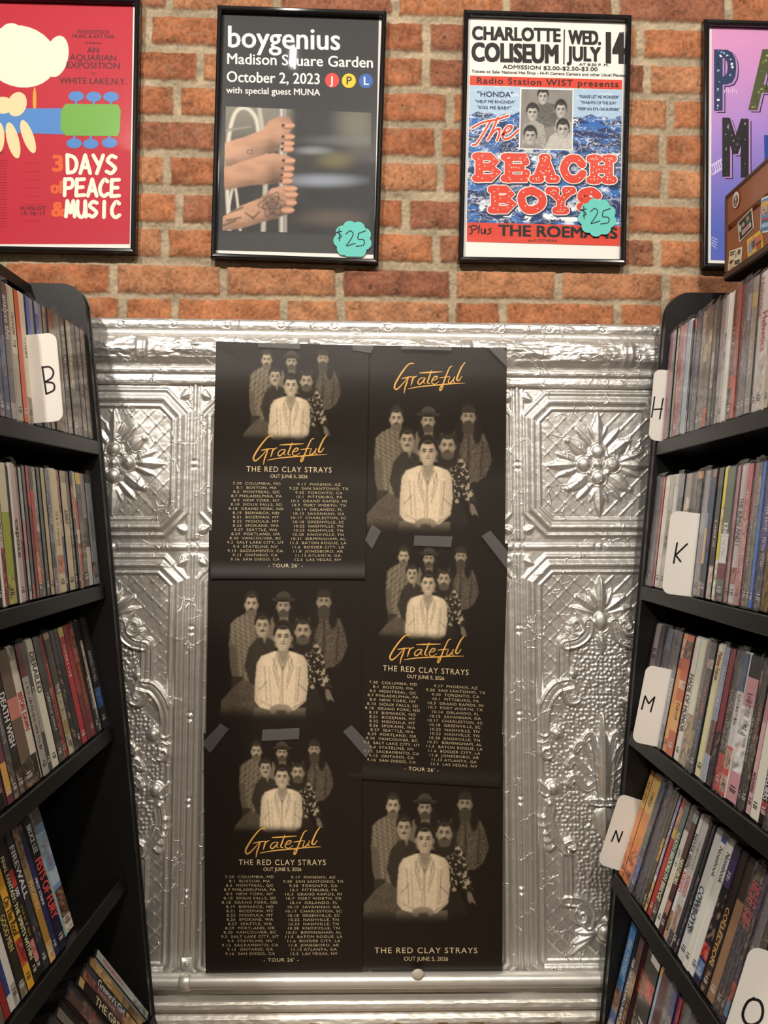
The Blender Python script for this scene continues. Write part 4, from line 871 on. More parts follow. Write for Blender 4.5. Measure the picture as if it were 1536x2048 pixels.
def art_pink(mb):
    s = Sheet(lambda x, y, l: on_y(np.asarray(x)/2+768, np.asarray(y)/2, -.0126-np.asarray(l)*1.5e-4+0*np.asarray(x)))
    def grad(X, Y):
        t = sstep(90, 980, Y+.12*(X-1300)+60*(fbm(X/160, Y/160, 701)-.5))[..., None]
        return np.where(t < .5, lin('#d596c4')*(1-2*t)+lin('#a385cc')*2*t, lin('#a385cc')*(2-2*t)+lin('#4f63b8')*(2*t-1))
    paint_patch(mb, s.fn, [(1311, 100), (1945, 112), (1940, 1058), (1307, 1040)], 60, 90, grad, 1)
    def letter(st, x, y, cap, w, col, hi):
        V, T, wd = text2d(st, cap, W2); k = w/wd
        for dx, dy, c, l in ((11, 9, '#1b1c3c', 2), (7, 5, '#b58cc8', 3), (0, 0, col, 4)):
            for ox in (-9, -6, -3, 0, 3, 6, 9): mb.add(s.fn(x+dx+ox+V[:, 0]*k, y+dy-V[:, 1]+.05*V[:, 0]*k, s.up(l)), T, lin(c))
        rng = random.Random(len(st)+int(x))
        def inl(px, py): # keep the photographic blotches inside the letter's strokes
            p = np.array([px, py]); A = np.stack([x+V[:, 0]*k, y-V[:, 1]+.05*V[:, 0]*k], 1)
            for t in T:
                a, b, c = A[t]; d = (b[1]-c[1])*(a[0]-c[0])+(c[0]-b[0])*(a[1]-c[1])
                if abs(d) < 1e-9: continue
                l1 = ((b[1]-c[1])*(px-c[0])+(c[0]-b[0])*(py-c[1]))/d; l2 = ((c[1]-a[1])*(px-c[0])+(a[0]-c[0])*(py-c[1]))/d
                if l1 >= 0 and l2 >= 0 and l1+l2 <= 1: return True
            return False
        for _ in range(120):
            cx, cy = x+rng.uniform(0, w), y-rng.uniform(0, cap); r = rng.uniform(2, 7)
            if inl(cx-r, cy) and inl(cx+r, cy) and inl(cx, cy-r) and inl(cx, cy+r): s.ell(mb, cx, cy, r, r*rng.uniform(.5, 1), rng.choice(hi), rng.uniform(0, 3), 5, 9)
    letter('P', 1318, 442, 245, 84, '#22345c', ['#e4e6ee', '#8fa6c8', '#13203c']); letter('A', 1466, 440, 245, 130, '#4c5330', ['#8b9150', '#2a2e1c', '#a9b070']); letter('M', 1352, 706, 236, 108, '#121216', ['#5e5e68', '#2c2c34', '#8a8a96'])
    s.poly(mb, [(1520, 540), (1600, 545), (1600, 640), (1522, 640)], '#22449a', 2)
    for i in range(7):
        a, b = 1312+i*8, 680-i*5; th = np.linspace(0, 2*math.pi, 18); s.stroke(mb, np.stack([a+14*np.cos(th), b+20*np.sin(th)], 1), 1.6, '#f0e6f6', smooth=False, lift=2)
    for i in range(9): s.stroke(mb, [(1347+i*8, 352+(i % 3)*4), (1346+i*8, 372-(i % 2)*5)], 2, '#e9d8f0', smooth=False, lift=2)
    for i in range(4): s.stroke(mb, [(1310, 948+i*10), (1334-i*2, 960+i*11)], 2, '#e4e2f4', smooth=False, lift=2)
    for i in range(4): s.stroke(mb, [(1420+i*14, 163), (1432+i*12, 176)], 2, '#e0a6cc', smooth=False, lift=2)
framed([(-62, -16), (279, -7), (270, 506), (-73, 500)], 'black framed red festival poster with white lettering, cut by the picture edge', art_red)
framed([(434, 8), (774, 20), (757, 527), (420, 515)], 'black framed dark concert poster with a photo of hands gripping a pole', art_subway)
framed([(928, 17), (1265, 28), (1253, 528), (917, 522)], 'black framed red and blue wave concert poster above the silver panel', art_wave)
framed([(1410, 36), (1750, 46), (1745, 541), (1407, 535)], 'black framed pink and purple lettered poster behind the brown suitcase', art_pink)
# ---- teal price notes
def price_note(kx, ox, cx, cy, r, label, cut=None):
    s = Sheet(lambda x, y, l: on_y(np.asarray(x)/kx+ox, np.asarray(y)/kx, -.0161-np.asarray(l)*1.5e-4+0*np.asarray(x)))
    th = np.linspace(0, 2*math.pi, 108, endpoint=False); rr = r*(.90+.13*np.abs(np.sin(4.5*th+.3))**.8)
    p = np.stack([cx+rr*np.cos(th), cy+rr*np.sin(th)], 1)
    if cut: p[:, 1] = np.minimum(p[:, 1], cut+.027*(p[:, 0]-cx))
    mb = MB(); P = s.fn(p[:, 0], p[:, 1], 0); mb.prism(P, (0, -.0004, 0), lin('#62c3b8'))
    k = r/75
    for st in ([(-58, -6), (-44, -14), (-56, -26), (-66, -30), (-44, -34)], [(-54, -44), (-52, 4)], [(-26, -24), (-10, -36), (2, -22), (-14, 8), (-24, 24), (10, 14)], [(52, -36), (24, -26)], [(24, -26), (22, -4), (44, 0), (44, 20), (14, 26)]):
        s.stroke(mb, [(cx+a*k, cy+b*k) for a, b in st], 4.2*k, '#1c2a36', lift=4, smooth=len(st) > 2)
    o = mb.build('price_note', M_NOTE); tag(o, label, 'price tag', 'teal price notes on the framed posters')
price_note(1.995, 0, 1407, 957, 75, 'teal scalloped price note on the hands poster, lower edge tucked at the frame', 1024)
price_note(2, 768, 853, 870, 75, 'teal scalloped price note on the red and blue wave poster')

# ================================================================== THE TWO DVD RACKS
DEP = ray(800, 1015)[...].reshape(3); TX = -DEP[0]/DEP[1]
PANEL_Y = -.068; PANEL_T = .022; ROW_Y = -.0945; CASE_H, CASE_D = .190, .135
# per row: bottom line of the cases at the wall end and farther along (photo pixels), and how far the shelf leans back
ROWS = {'left': [((189, 881), (4, 835), 5.5), ((203, 1169), (20, 1214), 6.0), ((218, 1451), (18, 1615), 12.5), ((242, 1751), (47, 2004), 18.0), ((303, 2032), (150, 2225), 19.0)],
        'right': [((1320, 883), (1529, 819), 4.8), ((1291, 1172), (1532, 1229), 6.3), ((1268, 1462), (1492, 1633), 11.2), ((1235, 1748), (1420, 2014), 17.6), ((1207, 2056), (1380, 2330), 13.5)]}
SIDE = {'left': -1, 'right': 1}; EDGE = {'left': ((182, 665), (308, 2040)), 'right': ((1323, 668), (1202, 2040))}
class Row:
    def __init__(s, side, k):
        b0, b1, al = ROWS[side][k]; sg = SIDE[side]; s.side, s.k, s.sg = side, k, sg
        s.P0 = on_y(b0[0], b0[1], ROW_Y).reshape(3)
        n = np.cross(ray(*b0).reshape(3), ray(*b1).reshape(3))
        tx = {'left': -.020, 'right': -.004}[side]; d = np.array([tx, -1.0, (n[1]-tx*n[0])/n[2] if k < 4 else 0.0]); s.e1 = d/np.linalg.norm(d)
        a = math.radians(al); w = np.array([sg*math.sin(a), 0, math.cos(a)]); w -= s.e1*(w@s.e1); s.e2 = w/np.linalg.norm(w)
        s.e3 = np.cross(s.e1, s.e2); s.e3 *= sg*np.sign(s.e3[0]); s.e3 /= np.linalg.norm(s.e3)
        t = np.linspace(-.02, .8, 1200); q = project(s.P0+t[:, None]*s.e1)
        o = np.argsort(q[:, 0]); s._x, s._t = q[o, 0], t[o]
    def t_of(s, px): return float(np.interp(px, s._x, s._t))
RR = {sd: [Row(sd, k) for k in range(5)] for sd in SIDE}
RACK_L = .66
for side, sg in SIDE.items():
    A = on_y(*EDGE[side][0], PANEL_Y).reshape(3); B = on_y(*EDGE[side][1], PANEL_Y).reshape(3); v = (B-A)/(B-A)[2]
    at = lambda z: A+v*(z-A[2])
    ztop = float(on_y(1400, 596, PANEL_Y).reshape(3)[2]); xf = at(ztop)[0]; xb = xf+sg*.33
    lowz = FLOOR_Z; root = empty('dvd_rack', ((at(lowz)[0]+xb)/2, PANEL_Y-RACK_L/2, FLOOR_Z))
    tag(root, 'black leaning dvd rack along the %s edge, %s' % (side, 'below the red festival poster' if side == 'left' else 'carrying the brown suitcase on top'), 'rack', 'black dvd racks on both sides of the aisle')
    def outline(y):
        r = .040; top = np.array([at(ztop)[0], ztop]); low = at(lowz); pts = [(low[0], lowz)]
        ang0 = math.atan2(top[1]-lowz, top[0]-low[0])
        e = at(ztop-r*1.05); cx = e[0]+sg*r; cz = ztop-r
        for q in np.linspace(0, 1, 9): a = math.pi*.5*q; pts.append((cx-sg*r*math.cos(a), cz+r*math.sin(a)))
        pts += [(xb, ztop), (xb, lowz)]; return np.array([(p[0], y, p[1]) for p in pts])
    for y in (PANEL_Y, PANEL_Y-RACK_L-PANEL_T):
        mb = MB(); P = outline(y); mb.prism(P if sg > 0 else P[::-1], (0, -PANEL_T, 0)); o = mb.build('end_panel', M_RACK, root)
        bv = o.modifiers.new('soft_edge', 'BEVEL'); bv.width = .0025; bv.segments = 2; bv.limit_method = 'ANGLE'
    mb = MB(); mb.box((xb-(.012 if sg > 0 else 0), PANEL_Y-PANEL_T, lowz), (.012, 0, 0), (0, -RACK_L+.002, 0), (0, 0, ztop-lowz)); mb.build('back_panel', M_RACK, root)
    set_in = .074 if side == 'left' else .105
    x0 = xf+sg*set_in; mb = MB(); mb.box((min(x0, xb), PANEL_Y-PANEL_T-RACK_L+.001, ztop-.020), (abs(xb-x0)-.013, 0, 0), (0, RACK_L-.002, 0), (0, 0, .020), bev=.0015); mb.build('top_board', M_RACK, root)
    for R in RR[side]:
        s0 = (PANEL_Y-PANEL_T-R.P0[1])/R.e1[1]+.0003; L = RACK_L-.002
        o0 = R.P0+R.e1*s0-R.e2*.0245-R.e3*.004; mb = MB(); mb.box(o0, R.e1*L, R.e2*.0237, R.e3*.166, bev=.0012); mb.build('shelf', M_RACK, root)
        o1 = R.P0+R.e1*s0+R.e3*.1535; mb = MB(); mb.box(o1, R.e1*L, R.e2*.05, R.e3*.008); mb.build('shelf_back', M_RACK, root)
    mb = MB(); lo = at(lowz+.09); mb.box((min(lo[0]+sg*.03, xb-sg*.012), PANEL_Y-PANEL_T-.0005, lowz), (abs(xb-sg*.014-lo[0]-sg*.03), 0, 0), (0, -RACK_L+.001, 0), (0, 0, .09)); mb.build('plinth', M_RACK, root)
RACK_TOP = ztop

# ------------------------------------------------------------------ film cases
COLOR_NAMES = [('black', '181618'), ('charcoal', '3a3835'), ('grey', '7d7b78'), ('pale grey', 'aeaba6'), ('white', 'dedad2'), ('cream', 'cfc29c'), ('tan', 'b39a72'), ('brown', '5f4a3a'), ('dark brown', '3a2a22'), ('red', 'b02c2e'), ('maroon', '6c2a2e'), ('orange', 'cc7a3a'), ('yellow', 'd4b834'), ('olive', '827a46'), ('green', '8fa03c'), ('teal', '84acb0'), ('sky blue', '86a4c4'), ('blue', '2f5fb4'), ('navy', '20284c'), ('slate blue', '525a74'), ('purple', '3a2a50'), ('pink', 'b88690'), ('lavender', '8c88b4')]
def colour_name(h):
    c = np.array([int(h[i:i+2], 16) for i in (0, 2, 4)], float); return min(COLOR_NAMES, key=lambda n: np.abs(c-np.array([int(n[1][i:i+2], 16) for i in (0, 2, 4)])).sum())[0]
ORD = ['first', 'second', 'third', 'fourth', 'fifth', 'sixth', 'seventh', 'eighth', 'ninth', 'tenth', 'eleventh', 'twelfth', 'thirteenth', 'fourteenth', 'fifteenth', 'sixteenth', 'seventeenth', 'eighteenth', 'nineteenth', 'twentieth'] + ['twenty-'+q for q in ('first', 'second', 'third', 'fourth', 'fifth', 'sixth', 'seventh', 'eighth', 'ninth')] + ['thirtieth']
SHELF = ['top shelf', 'second shelf down', 'third shelf down', 'fourth shelf down', 'bottom shelf in view']
# one string per case, from the wall towards the viewer:  colours[@from-to][p]  |  title;colour;from;to;size  |  w = shrink wrapped
DATA = {
('left', 0): ([(0, 189), (5, 140.5), (6, 130), (13, 73), (15, 53), (17, 28), (19, 4)], """
6b5548p,8d8378@.6-1p|~;b8a68a;.1;.6|w
5a4a44p,7d7670@.65-1p|~;c2b69c;.15;.7|w
4a4038,6e665c@.6-1p||w
8a7a60@0-.6,54493e@.6-1p|~;d8cba4;.1;.55
3a342e,5a534a@.7-1p|~;d8d0c0;.08;.62
b0a68c,6d6252@0-.14,9c8d74@.75-1p|~;7c7058;.2;.6|w
a39a80,4a4640@0-.16,8d8068@.7-1p|~;6a5f4c;.2;.55|w
6a3a2a,7c4632@.1-.4|
b8a890,8a8078@0-.3p||w
8a8590,a79f98@.3-.6p||w
3f62a8,8f9cb8@0-.1||w
9a9aa0,6f86b4@.3-.7p||w
3e63b0
cfc2ac,8a7c6c@.8-1p|~;6a4a3c;.35;.5
c4542c
bdb39c,a09484@.5-1|~;4a3a34;.2;.45
5a463e,6c625c@.3-1,9a938c@.88-1p|analyze this;e8dfd2;.1;.42;.62|w
3a4a78,55638a@.4-.7p||w
6a7088,484c60@.5-1p
"""),
('left', 1): ([(0, 203), (1, 191), (2, 181), (3, 171), (5, 160), (6, 154), (7, 142), (8, 135), (9, 121), (10, 112), (11, 104), (12, 97), (14, 82), (16, 69), (18, 55), (19, 44.5), (20, 37), (21, 20), (23, 3)], """
8f979c,55524e@0-.08,7f6a62@.8-.88p|~;7a4a48;.35;.6|w
8a7a76,4a443e@.4-.66,bdb1a4@.66-1|
4a4a44,c0a43c@0-.1|~;c8b050;.45;.75
c8b8a0,b03a34@.22-.5,b0443a@.62-1p|~;e8ddc8;.02;.25
2a2622,8a5a44@.12-.4p
6a604c,3a352c@.6-1p|~;d8caa0;.35;.85
b5a886,8c7c5c@.05-.1|AWAY;4a4436;.33;.45;.5
34365a@.55-1,7a5040@0-.35p,a08c78@.35-.55p
c4b48c,a8683c@.7-.85p|~;8a6a30;.35;.62
6a7480p,3c4048@.6-.8p,857a78@.8-1p|~;dcd8cc;.3;.45|w
b0a078
54504a
8c9690p,565a58@.5-1p
3a3432,a82c2c@.18-.66,c86a4c@.66-.9p|
a82c2c,6a2624@.3-1
565450,a8443c@.9-1p
9a9c98,b07a74@.4-.7
a08078,6c2c3c@.55-1|
c8b4ac|capote;2a2624;.4;.68;.6|w
302c2a
94a03c,c4bca0@0-.35,a8a456@.8-1p
b8aca0,8a3c44@.6-1p|~;3a3028;.2;.55
302c30,a0907c@.3-.6p
"""),
('left', 2): ([(0, 218), (1, 207), (3, 196), (5, 178), (6, 168), (8, 152), (9, 141), (11, 133), (12, 122), (13, 110), (14, 101), (15, 88), (16, 76), (17, 55), (18, 42), (19, 30), (21, 4)], """
1c1a1c,3c64a8@.64-.82p|DRESSED TO KILL;a8a4a0;.3;.58;.45|w
c8c0b0,2e2a2c@0-.18,8f8a84@.8-1p|~;b02c2c;.2;.5|
2a2626,3a3434@.5-1|~;c8c0b8;.5;.8
8a3030,a85c48@.05-.35p|~;c8b440;.36;.75|w
8a2a30,5c2428@.6-1
a82028,c8b040@0-.08|~;e0d4c4;.16;.42
181618
282424,1a1818@.3-1p
a8925c,4a4438@.05-.5,d0c4a8@.84-1p|THE DETECTIVE;ece6da;.42;.72;.55|w
b02026,c03038@.3-.8|~;e0a8a0;.25;.5|w
4a4644,9c8c80@.42-.5p,7a6458@.85-1p|~;c0b4a4;.5;.8
3a3836,5a504c@.85-1p|~;d0c8bc;.45;.75
d8d0bc|DERAILED;3c3832;.1;.42;.6
4a4844,8c8880@.4-.7|DEMONLOVER;c0b8ac;.35;.7;.4|
b4aca0,6c3034@0-.25|~;5a4c50;.3;.8|w
d0c8b8,b8b0a4@0-.1p,3a3430@.8-1p|BEFORE DAWN;b03038;.34;.62;.6
6a5a4c,c07c70@.35-.5,4a4038@.8-1p
2c2a28,4a443e@.82-1p|DEATH WISH;e8e4da;.28;.66;.7
4c4a4c,5a5450@.7-1p|~;b8b4b0;.3;.6
6a3444,c89a50@.72-.94|~;c89a68;.2;.5
241f20,8a6a54@.5-.66p,5a4a40@.7-.9p
"""),
('left', 3): ([(0, 167), (1, 152), (2, 136), (3, 122), (4, 114), (5, 102), (6, 92), (7, 83), (8, 73), (9, 60), (10, 47), (11, 36), (12, 26), (14, 2)], """
6a8cb0,4c4a48@0-.13,8fb0c8@.2-.4p,a8b8c4@.5-.62,5a3c30@.66-.88p,cfc8b4@.88-1p|~;b04a50;.28;.52
8ab0b0,5a5a58@0-.18p,98b8b4@.2-.34|DOUBLE;2c3438;.22;.36;.5#FLAME OF;2c3438;.48;.62;.5|
141218,1c1a30@.7-1|BRUCE LEE;e4e0da;.06;.27;.45#FISTS OF FURY;d84a50;.31;.76;.72
22285a,141218@0-.1p|FIRST STRIKE;e4e2e0;.42;.62;.45
a07838,7a6850@0-.3p,86724e@.3-.5,caa468@.86-1p|PHOENIX;d8b070;.4;.62;.5
2a3038,4a443c@.1-.2p,3a3c40@.6-.8p|FIREWALL;e8e6e2;.1;.48;.72
1e1a1c,b83838@.24-.36,b8746c@.75-.9p|500;e8e0dc;.37;.43;.6#~;d8a838;.5;.72
16130f|FINAL FANTASY: THE SPIRITS WITHIN;e8d8a8;.12;.84;.55
d09c2c,a8382c@.66-.84p|On The Roof;33281c;.36;.62;.7
26241c,6c6450@.9-1p|GOOD MEN;b8a468;.44;.68;.55
c8c4bc,9c988e@.86-1p
2c3a6c,c8c4c0@.9-1
8a2424,b04040@.3-.7p
241f1e,5c4a40@.7-1p
"""),
('left', 4): ([(0, 303), (1, 291), (2, 280), (3, 268), (4, 250), (5, 234), (6, 218), (7, 200)], """
a0a4a0,8c918c@.7-1p|~;b83c40;.12;.5
9a7a44,b8945c@.1-.4p,6c5430@.6-.9p
2a2830,3c3440@0-.2,b08450@.74-1p|Gregory's Girl;ece8e4;.22;.7;.72
6a2a2a,8c4a3a@0-.2p,b0844a@.7-1p|~;d8ccb8;.25;.55|w
1c1816,b89c68@0-.08|THE GRE;d8c9a0;.28;.7;.7
2a2420,58423a@.2-.4p|~;c03030;.3;.6|w
4a3028,6a4438@.2-.6p||w
1c1a1a,54483c@.3-.5p
6c6660,3a3634@.6-1p
2a2c3c,8a5a40@.5-.7p||w
"""),
('right', 0): ([(0, 1320), (1, 1324), (2, 1329), (3, 1335), (4, 1340), (5, 1348), (6, 1356), (7, 1363), (8, 1368), (9, 1373), (10, 1383), (12, 1401), (14, 1416), (15, 1421), (16, 1431), (17, 1438), (18, 1445), (19, 1456), (20, 1464), (21, 1474), (22, 1483), (23, 1496), (24, 1504), (25, 1519), (26, 1530)], """
a87886||w
b05a6a
6a7078||w
9a8f80,b8a890@.2-.4p
a03040,b8606c@0-.15p,c06a74@.5-.7p|~;e8dcdc;.48;.64|w
b08890,9c7478@.5-1p||w
9ab0c8||w
2a2c38,8a8c98@.8-1p||w
3c4458,b04050@0-.08p
1e2850,3a3c4c@.7-1p||w
8a7860p,4a4238@.5-1p||w
3a3028,a08850@.3-.45p,585048@.7-1p||w
a08a5a@.2-.4p,4a4036@0-.2,5a5450@.4-1p,c05030@.85-1||w
4a4238,989080@.4-.7p||w
16181e,2c3040@.8-1||w
7a7880,9a98a0@.6-1p||w
b8b0a8,8c8480@.3-.6p||w
e0dde0,efedf0@.1-1
5a2a24,3c2420@.6-1p,b05838@.66-.76p|~;c8a468;.3;.5
a02428,c84038@.7-1||w
3a3638,5c524c@.5-1p|~;c8a060;.28;.5|w
50546a,8c8fa0@.1-.3||w
8a8478,b09c60@.12-.22|~;d4d0c8;.4;.7|w
d8dcd8|Helvetica;a83038;.04;.32;.62|w
d4d0cc,c0bcb4@.6-1p|Helvetica;a83038;.3;.58;.62|w
b0a890,c0b090@.5-.7p|~;4a3a34;.2;.4|w
"""),
('right', 1): ([(0, 1291), (1, 1302), (2, 1307), (3, 1316), (5, 1333), (9, 1380), (10, 1391), (11, 1397), (12, 1406), (13, 1410), (14, 1420), (15, 1427), (16, 1443), (17, 1450), (18, 1463), (19, 1476), (20, 1484.5), (22, 1501), (23, 1516), (24, 1532)], """
5a5560,3c3840@.3-.7||w
c23a3c,a84048@.5-1||w
d5d2cc
b9b4a8,8c8478@.4-.7p|~;6a6458;.3;.6
dcdad6,c4c2be@0-.1
8c8c90,5c5c62@.2-.7||w
a8a094,cfc6b4@.2-.5p
6a6460,3a342e@.3-1p
1f1c30,c89048@0-.06p||w
9a9aa0,7c7c84@.5-1||w
22304a,5a8cc0@.34-.46p,e0b090@.46-.74,1c1a1c@.74-.88,a07858@.88-1p||w
2c3c58,8c6a50@0-.06
8a4038@.4-1,2c3448@0-.4,c03038@.04-.14
3a3a38,b8ac9c@.75-1p|~;e0d8c8;.4;.6
d8cc3c,e4dfc8@.7-1p,c8b87c@.3-.5p
5c6258,dfe2dc@.5-.72,6a2a34@.72-.84,3c4048@.9-1p|KING KONG;e4e8e4;.42;.66;.6
b88088,a06068@.4-.7p||w
d8c8cc,b05a50@.74-.86p,e0dcdc@.88-1|THE KING AND I;3c3434;.24;.58;.62|w
b85a62,c07a80@.4-1p|~;ecd8d8;.2;.75|w
8c6a70,5a6058@.4-1p|~;d0c4c0;.4;.7|w
5a6058,8c8c84@.1-.3p|~;b8c0b4;.2;.5|w
2c62c0,3a70c8@.2-.8||w
3c4484,2c3050@.6-1p|~;d0b8d8;.3;.7|w
8a7440,6c5a34@.4-1p
"""),
('right', 2): ([(0, 1268), (2, 1290), (4, 1312), (5, 1319), (6, 1327), (7, 1341), (8, 1351), (9, 1363), (10, 1371), (11, 1383), (12, 1396), (13, 1408), (14, 1419), (15, 1431), (16, 1444), (17, 1466), (18, 1470), (19, 1482), (20, 1492), (21, 1507), (23, 1534)], """
c4aeb0,9c8c90@.3-1|JOE;3c3038;.22;.32;.6|w
1c1c28,3c3c48@.2-.4||w
2a3048,46506c@0-.2||w
1a2020,343a34@.3-.6p||w
6a6c74,4a4450@0-.3,9a9aa4@.4-.8|OLD;d4d4dc;.4;.6;.5|w
c88848,b05430@.1-.3p,d89a50@.6-.9|MAD MAX;e8dcc0;.06;.22;.5
b85a3a,e0a060@.55-.8,5c3c38@.05-.2p,caa890@.38-.45p|~;4a2c24;.55;.7
e4dfd0|MADE OF HONOR;2c2a28;.3;.76;.6
ded6c0,a89880@.6-1p
6a5048,b09c50@.7-.85p|~;c8bca4;.3;.6|w
33343a,c8aca0@.13-.2p|~;d84854;.3;.58#~;6a94d8;.6;.82|w
ded3a8,e8dfc0@0-.1|Maltese Falcon;8a3a2c;.06;.27;.62
5a2028@.55-.8,8a93b0@0-.55,a8b0c8@.8-1|MANDERLAY;c4cce0;.15;.45;.45|w
7a2030,2a2024@.6-1p
2a2c30,8c8c8c@.28-.72,c42c30@.74-1|MANCHURIAN CANDIDATE;17181a;.28;.72;.62|w
e6e4e2,1f4070@0-.27,d83a30@.66-1,d0a890@.68-.82p,c8a498@.86-.98p|~;2c2c2c;.3;.5|w
c09098,1a1a1c@0-.15,dcd8d8@.35-.8p|~;2c2426;.25;.55
2a2a2c,8c6c60@.08-.2p|SEASONS;b8c4a8;.4;.7;.55|w
24221e,3c3c2c@.5-.8p|~;d86a38;.3;.55|w
b88890,c8a0a8@.4-1|INHUMANS;5c2c34;.72;.85;.5
e0dac6|Maltese Falcon;9c2c30;.03;.34;.7
16120f,8c3038@.86-.94p|MARCH OF THE WOODEN SOLDIERS;ece4d8;.18;.84;.55
2a2634,c88850@.7-.85p|~;c8b850;.4;.6|w
"""),
('right', 3): ([(0, 1235), (1, 1242), (2, 1255), (3, 1264), (4, 1273), (5, 1280), (6, 1285), (7, 1290), (8, 1297), (9, 1305.5), (10, 1314), (11, 1322.5), (12, 1329), (13, 1338), (14, 1344), (15, 1349), (16, 1361), (17, 1371), (18, 1382), (19, 1395), (20, 1406), (21, 1420), (22, 1431), (24, 1447), (25, 1460), (26, 1474), (27, 1490), (28, 1507), (29, 1530)], """
d9a860,d88a48@.35-.65,cf7434@.65-1p|~;5c3c20;.12;.32
deb070,d88a48@.35-.65,d2703a@.65-1p|~;5c3c20;.15;.3
20284a,1c2030@.2-.7,2c4a90@.7-.92p|~;98a890;.42;.6|w
2c2634,503038@.1-.2p||w
23252b,34383c@.5-.8||w
5a4c34,b89440@.4-.6p,2c2824@.8-1p
8884b0,ece6dc@.7-.74,a89cac@.4-.7p,c8a460@.75-1p|VACATION;f0ece6;.16;.42;.6
b02a2a,c89078@.08-.26p,d8b058@.26-.34|~;d87a78;.36;.6
5a6a68,3c3430@.6-1p|NEATH BROOKLYN BRIDGE;e8dcb4;.26;.82;.6
dcd8cc,4a4648@0-.2p|~;6c6a66;.36;.5#~;d8b860;.52;.66
4a1f1a,8a9aa0@0-.1p,3a1a18@.7-1,a06858@.74-.85p|NEIGHBORS;ece0b0;.4;.6;.6
e0dcd4,c09070@.78-1p|NEVER BEEN;26242c;.16;.44;.66#KISSED;c83448;.46;.62;.66
d0ccc8,b09080@.7-.9p,3c3438@.9-1|~;403848;.2;.4#KISSED;c84c60;.46;.62;.55|w
16161c,2c2c34@.3-1
1a1c22,303640@.4-1p
c4c8c8,a8b4b8@.5-.8p|COWBOYS;2c3448;.44;.76;.55
dcd9cc,2c3c84@0-.06|Notebook;3c3c40;.1;.32;.5
e2dfd0|Notebook;3c3c40;.1;.32;.5
2a2040,3a2c5c@.1-.3,18161c@.3-.7p,c83c38@.72-.82p,4c7ab0@.84-.95p|~;e0dce4;.2;.26
2a1c18,3c2a24@.5-1p|COLLECTION;c8a060;.4;.8;.5
3a2c24,8c6c50@.3-1
1a1a30,3a2c28@0-.1p,3c2c2c@.85-1p|NIGHT SHIFT;dc3030;.12;.42;.72|w
1a1a30,3a2c28@0-.1p,3c2c2c@.85-1p|NIGHT SHIFT;dc3030;.12;.42;.72|w
3a2c50,1c1c24@.3-.6p,b04038@.74-.86p,5c88b8@.86-.96p||w
6a6870,3c3c44@.5-1|NIGHTHAWKS;dcdce4;.46;.76;.6|w
3a2c1c,2a2420@.5-1|NIGHTSHIFTER;b89440;.42;.8;.6|w
20232c,3c4450@.1-.3
4a7080,a88068@.1-.24p,8fa4a0@.34-.8|NOMAD;2c2c2c;.36;.5;.6|w
c8c2b8,8c7c6c@.2-.5p||w
"""),
('right', 4): ([(0, 1207), (1, 1217), (2, 1226), (3, 1234), (4, 1244), (5, 1259), (6, 1264), (7, 1277), (8, 1285), (9, 1294), (10, 1300), (11, 1313), (13, 1340)], """
3f6aa0,5c94d0@.04-.5,8a6a58@.6-.8p,3c5a98@.8-1p|PINK PANTHER;b8c8e0;.14;.46;.5
17151a,b09070@.8-1p|PINK PANTHER STRIKES AGAIN;d8d0d4;.24;.78;.5
4a2020,8c6038@.3-.5p|~;d8b050;.3;.8
2a201c,8c4a34@.2-.4p|~;a89878;.5;.7
22201e,c05038@.2-.35p,d8d4cc@0-.06|PATRI;c0bcb8;.52;.8;.62
a8c4e0,e0a838@0-.07,9cb8dc@.2-1
5a2a34,7c4048@.4-1p|~;b88088;.5;.8
6a6a6c,9c9ca0@.2-.5p||w
4a4a90,9a8c94@.2-1p|ROUND;c84048;.3;.6;.6|w
b02838,e0e0e8@.3-.31|
6a6c70,4a4a52@.4-1p||w
34363c,6c6c74@.2-.6p||w
34363c,5c6070@.2-.6p||w
""")}
LEAN = {('left', 4): 27.0}
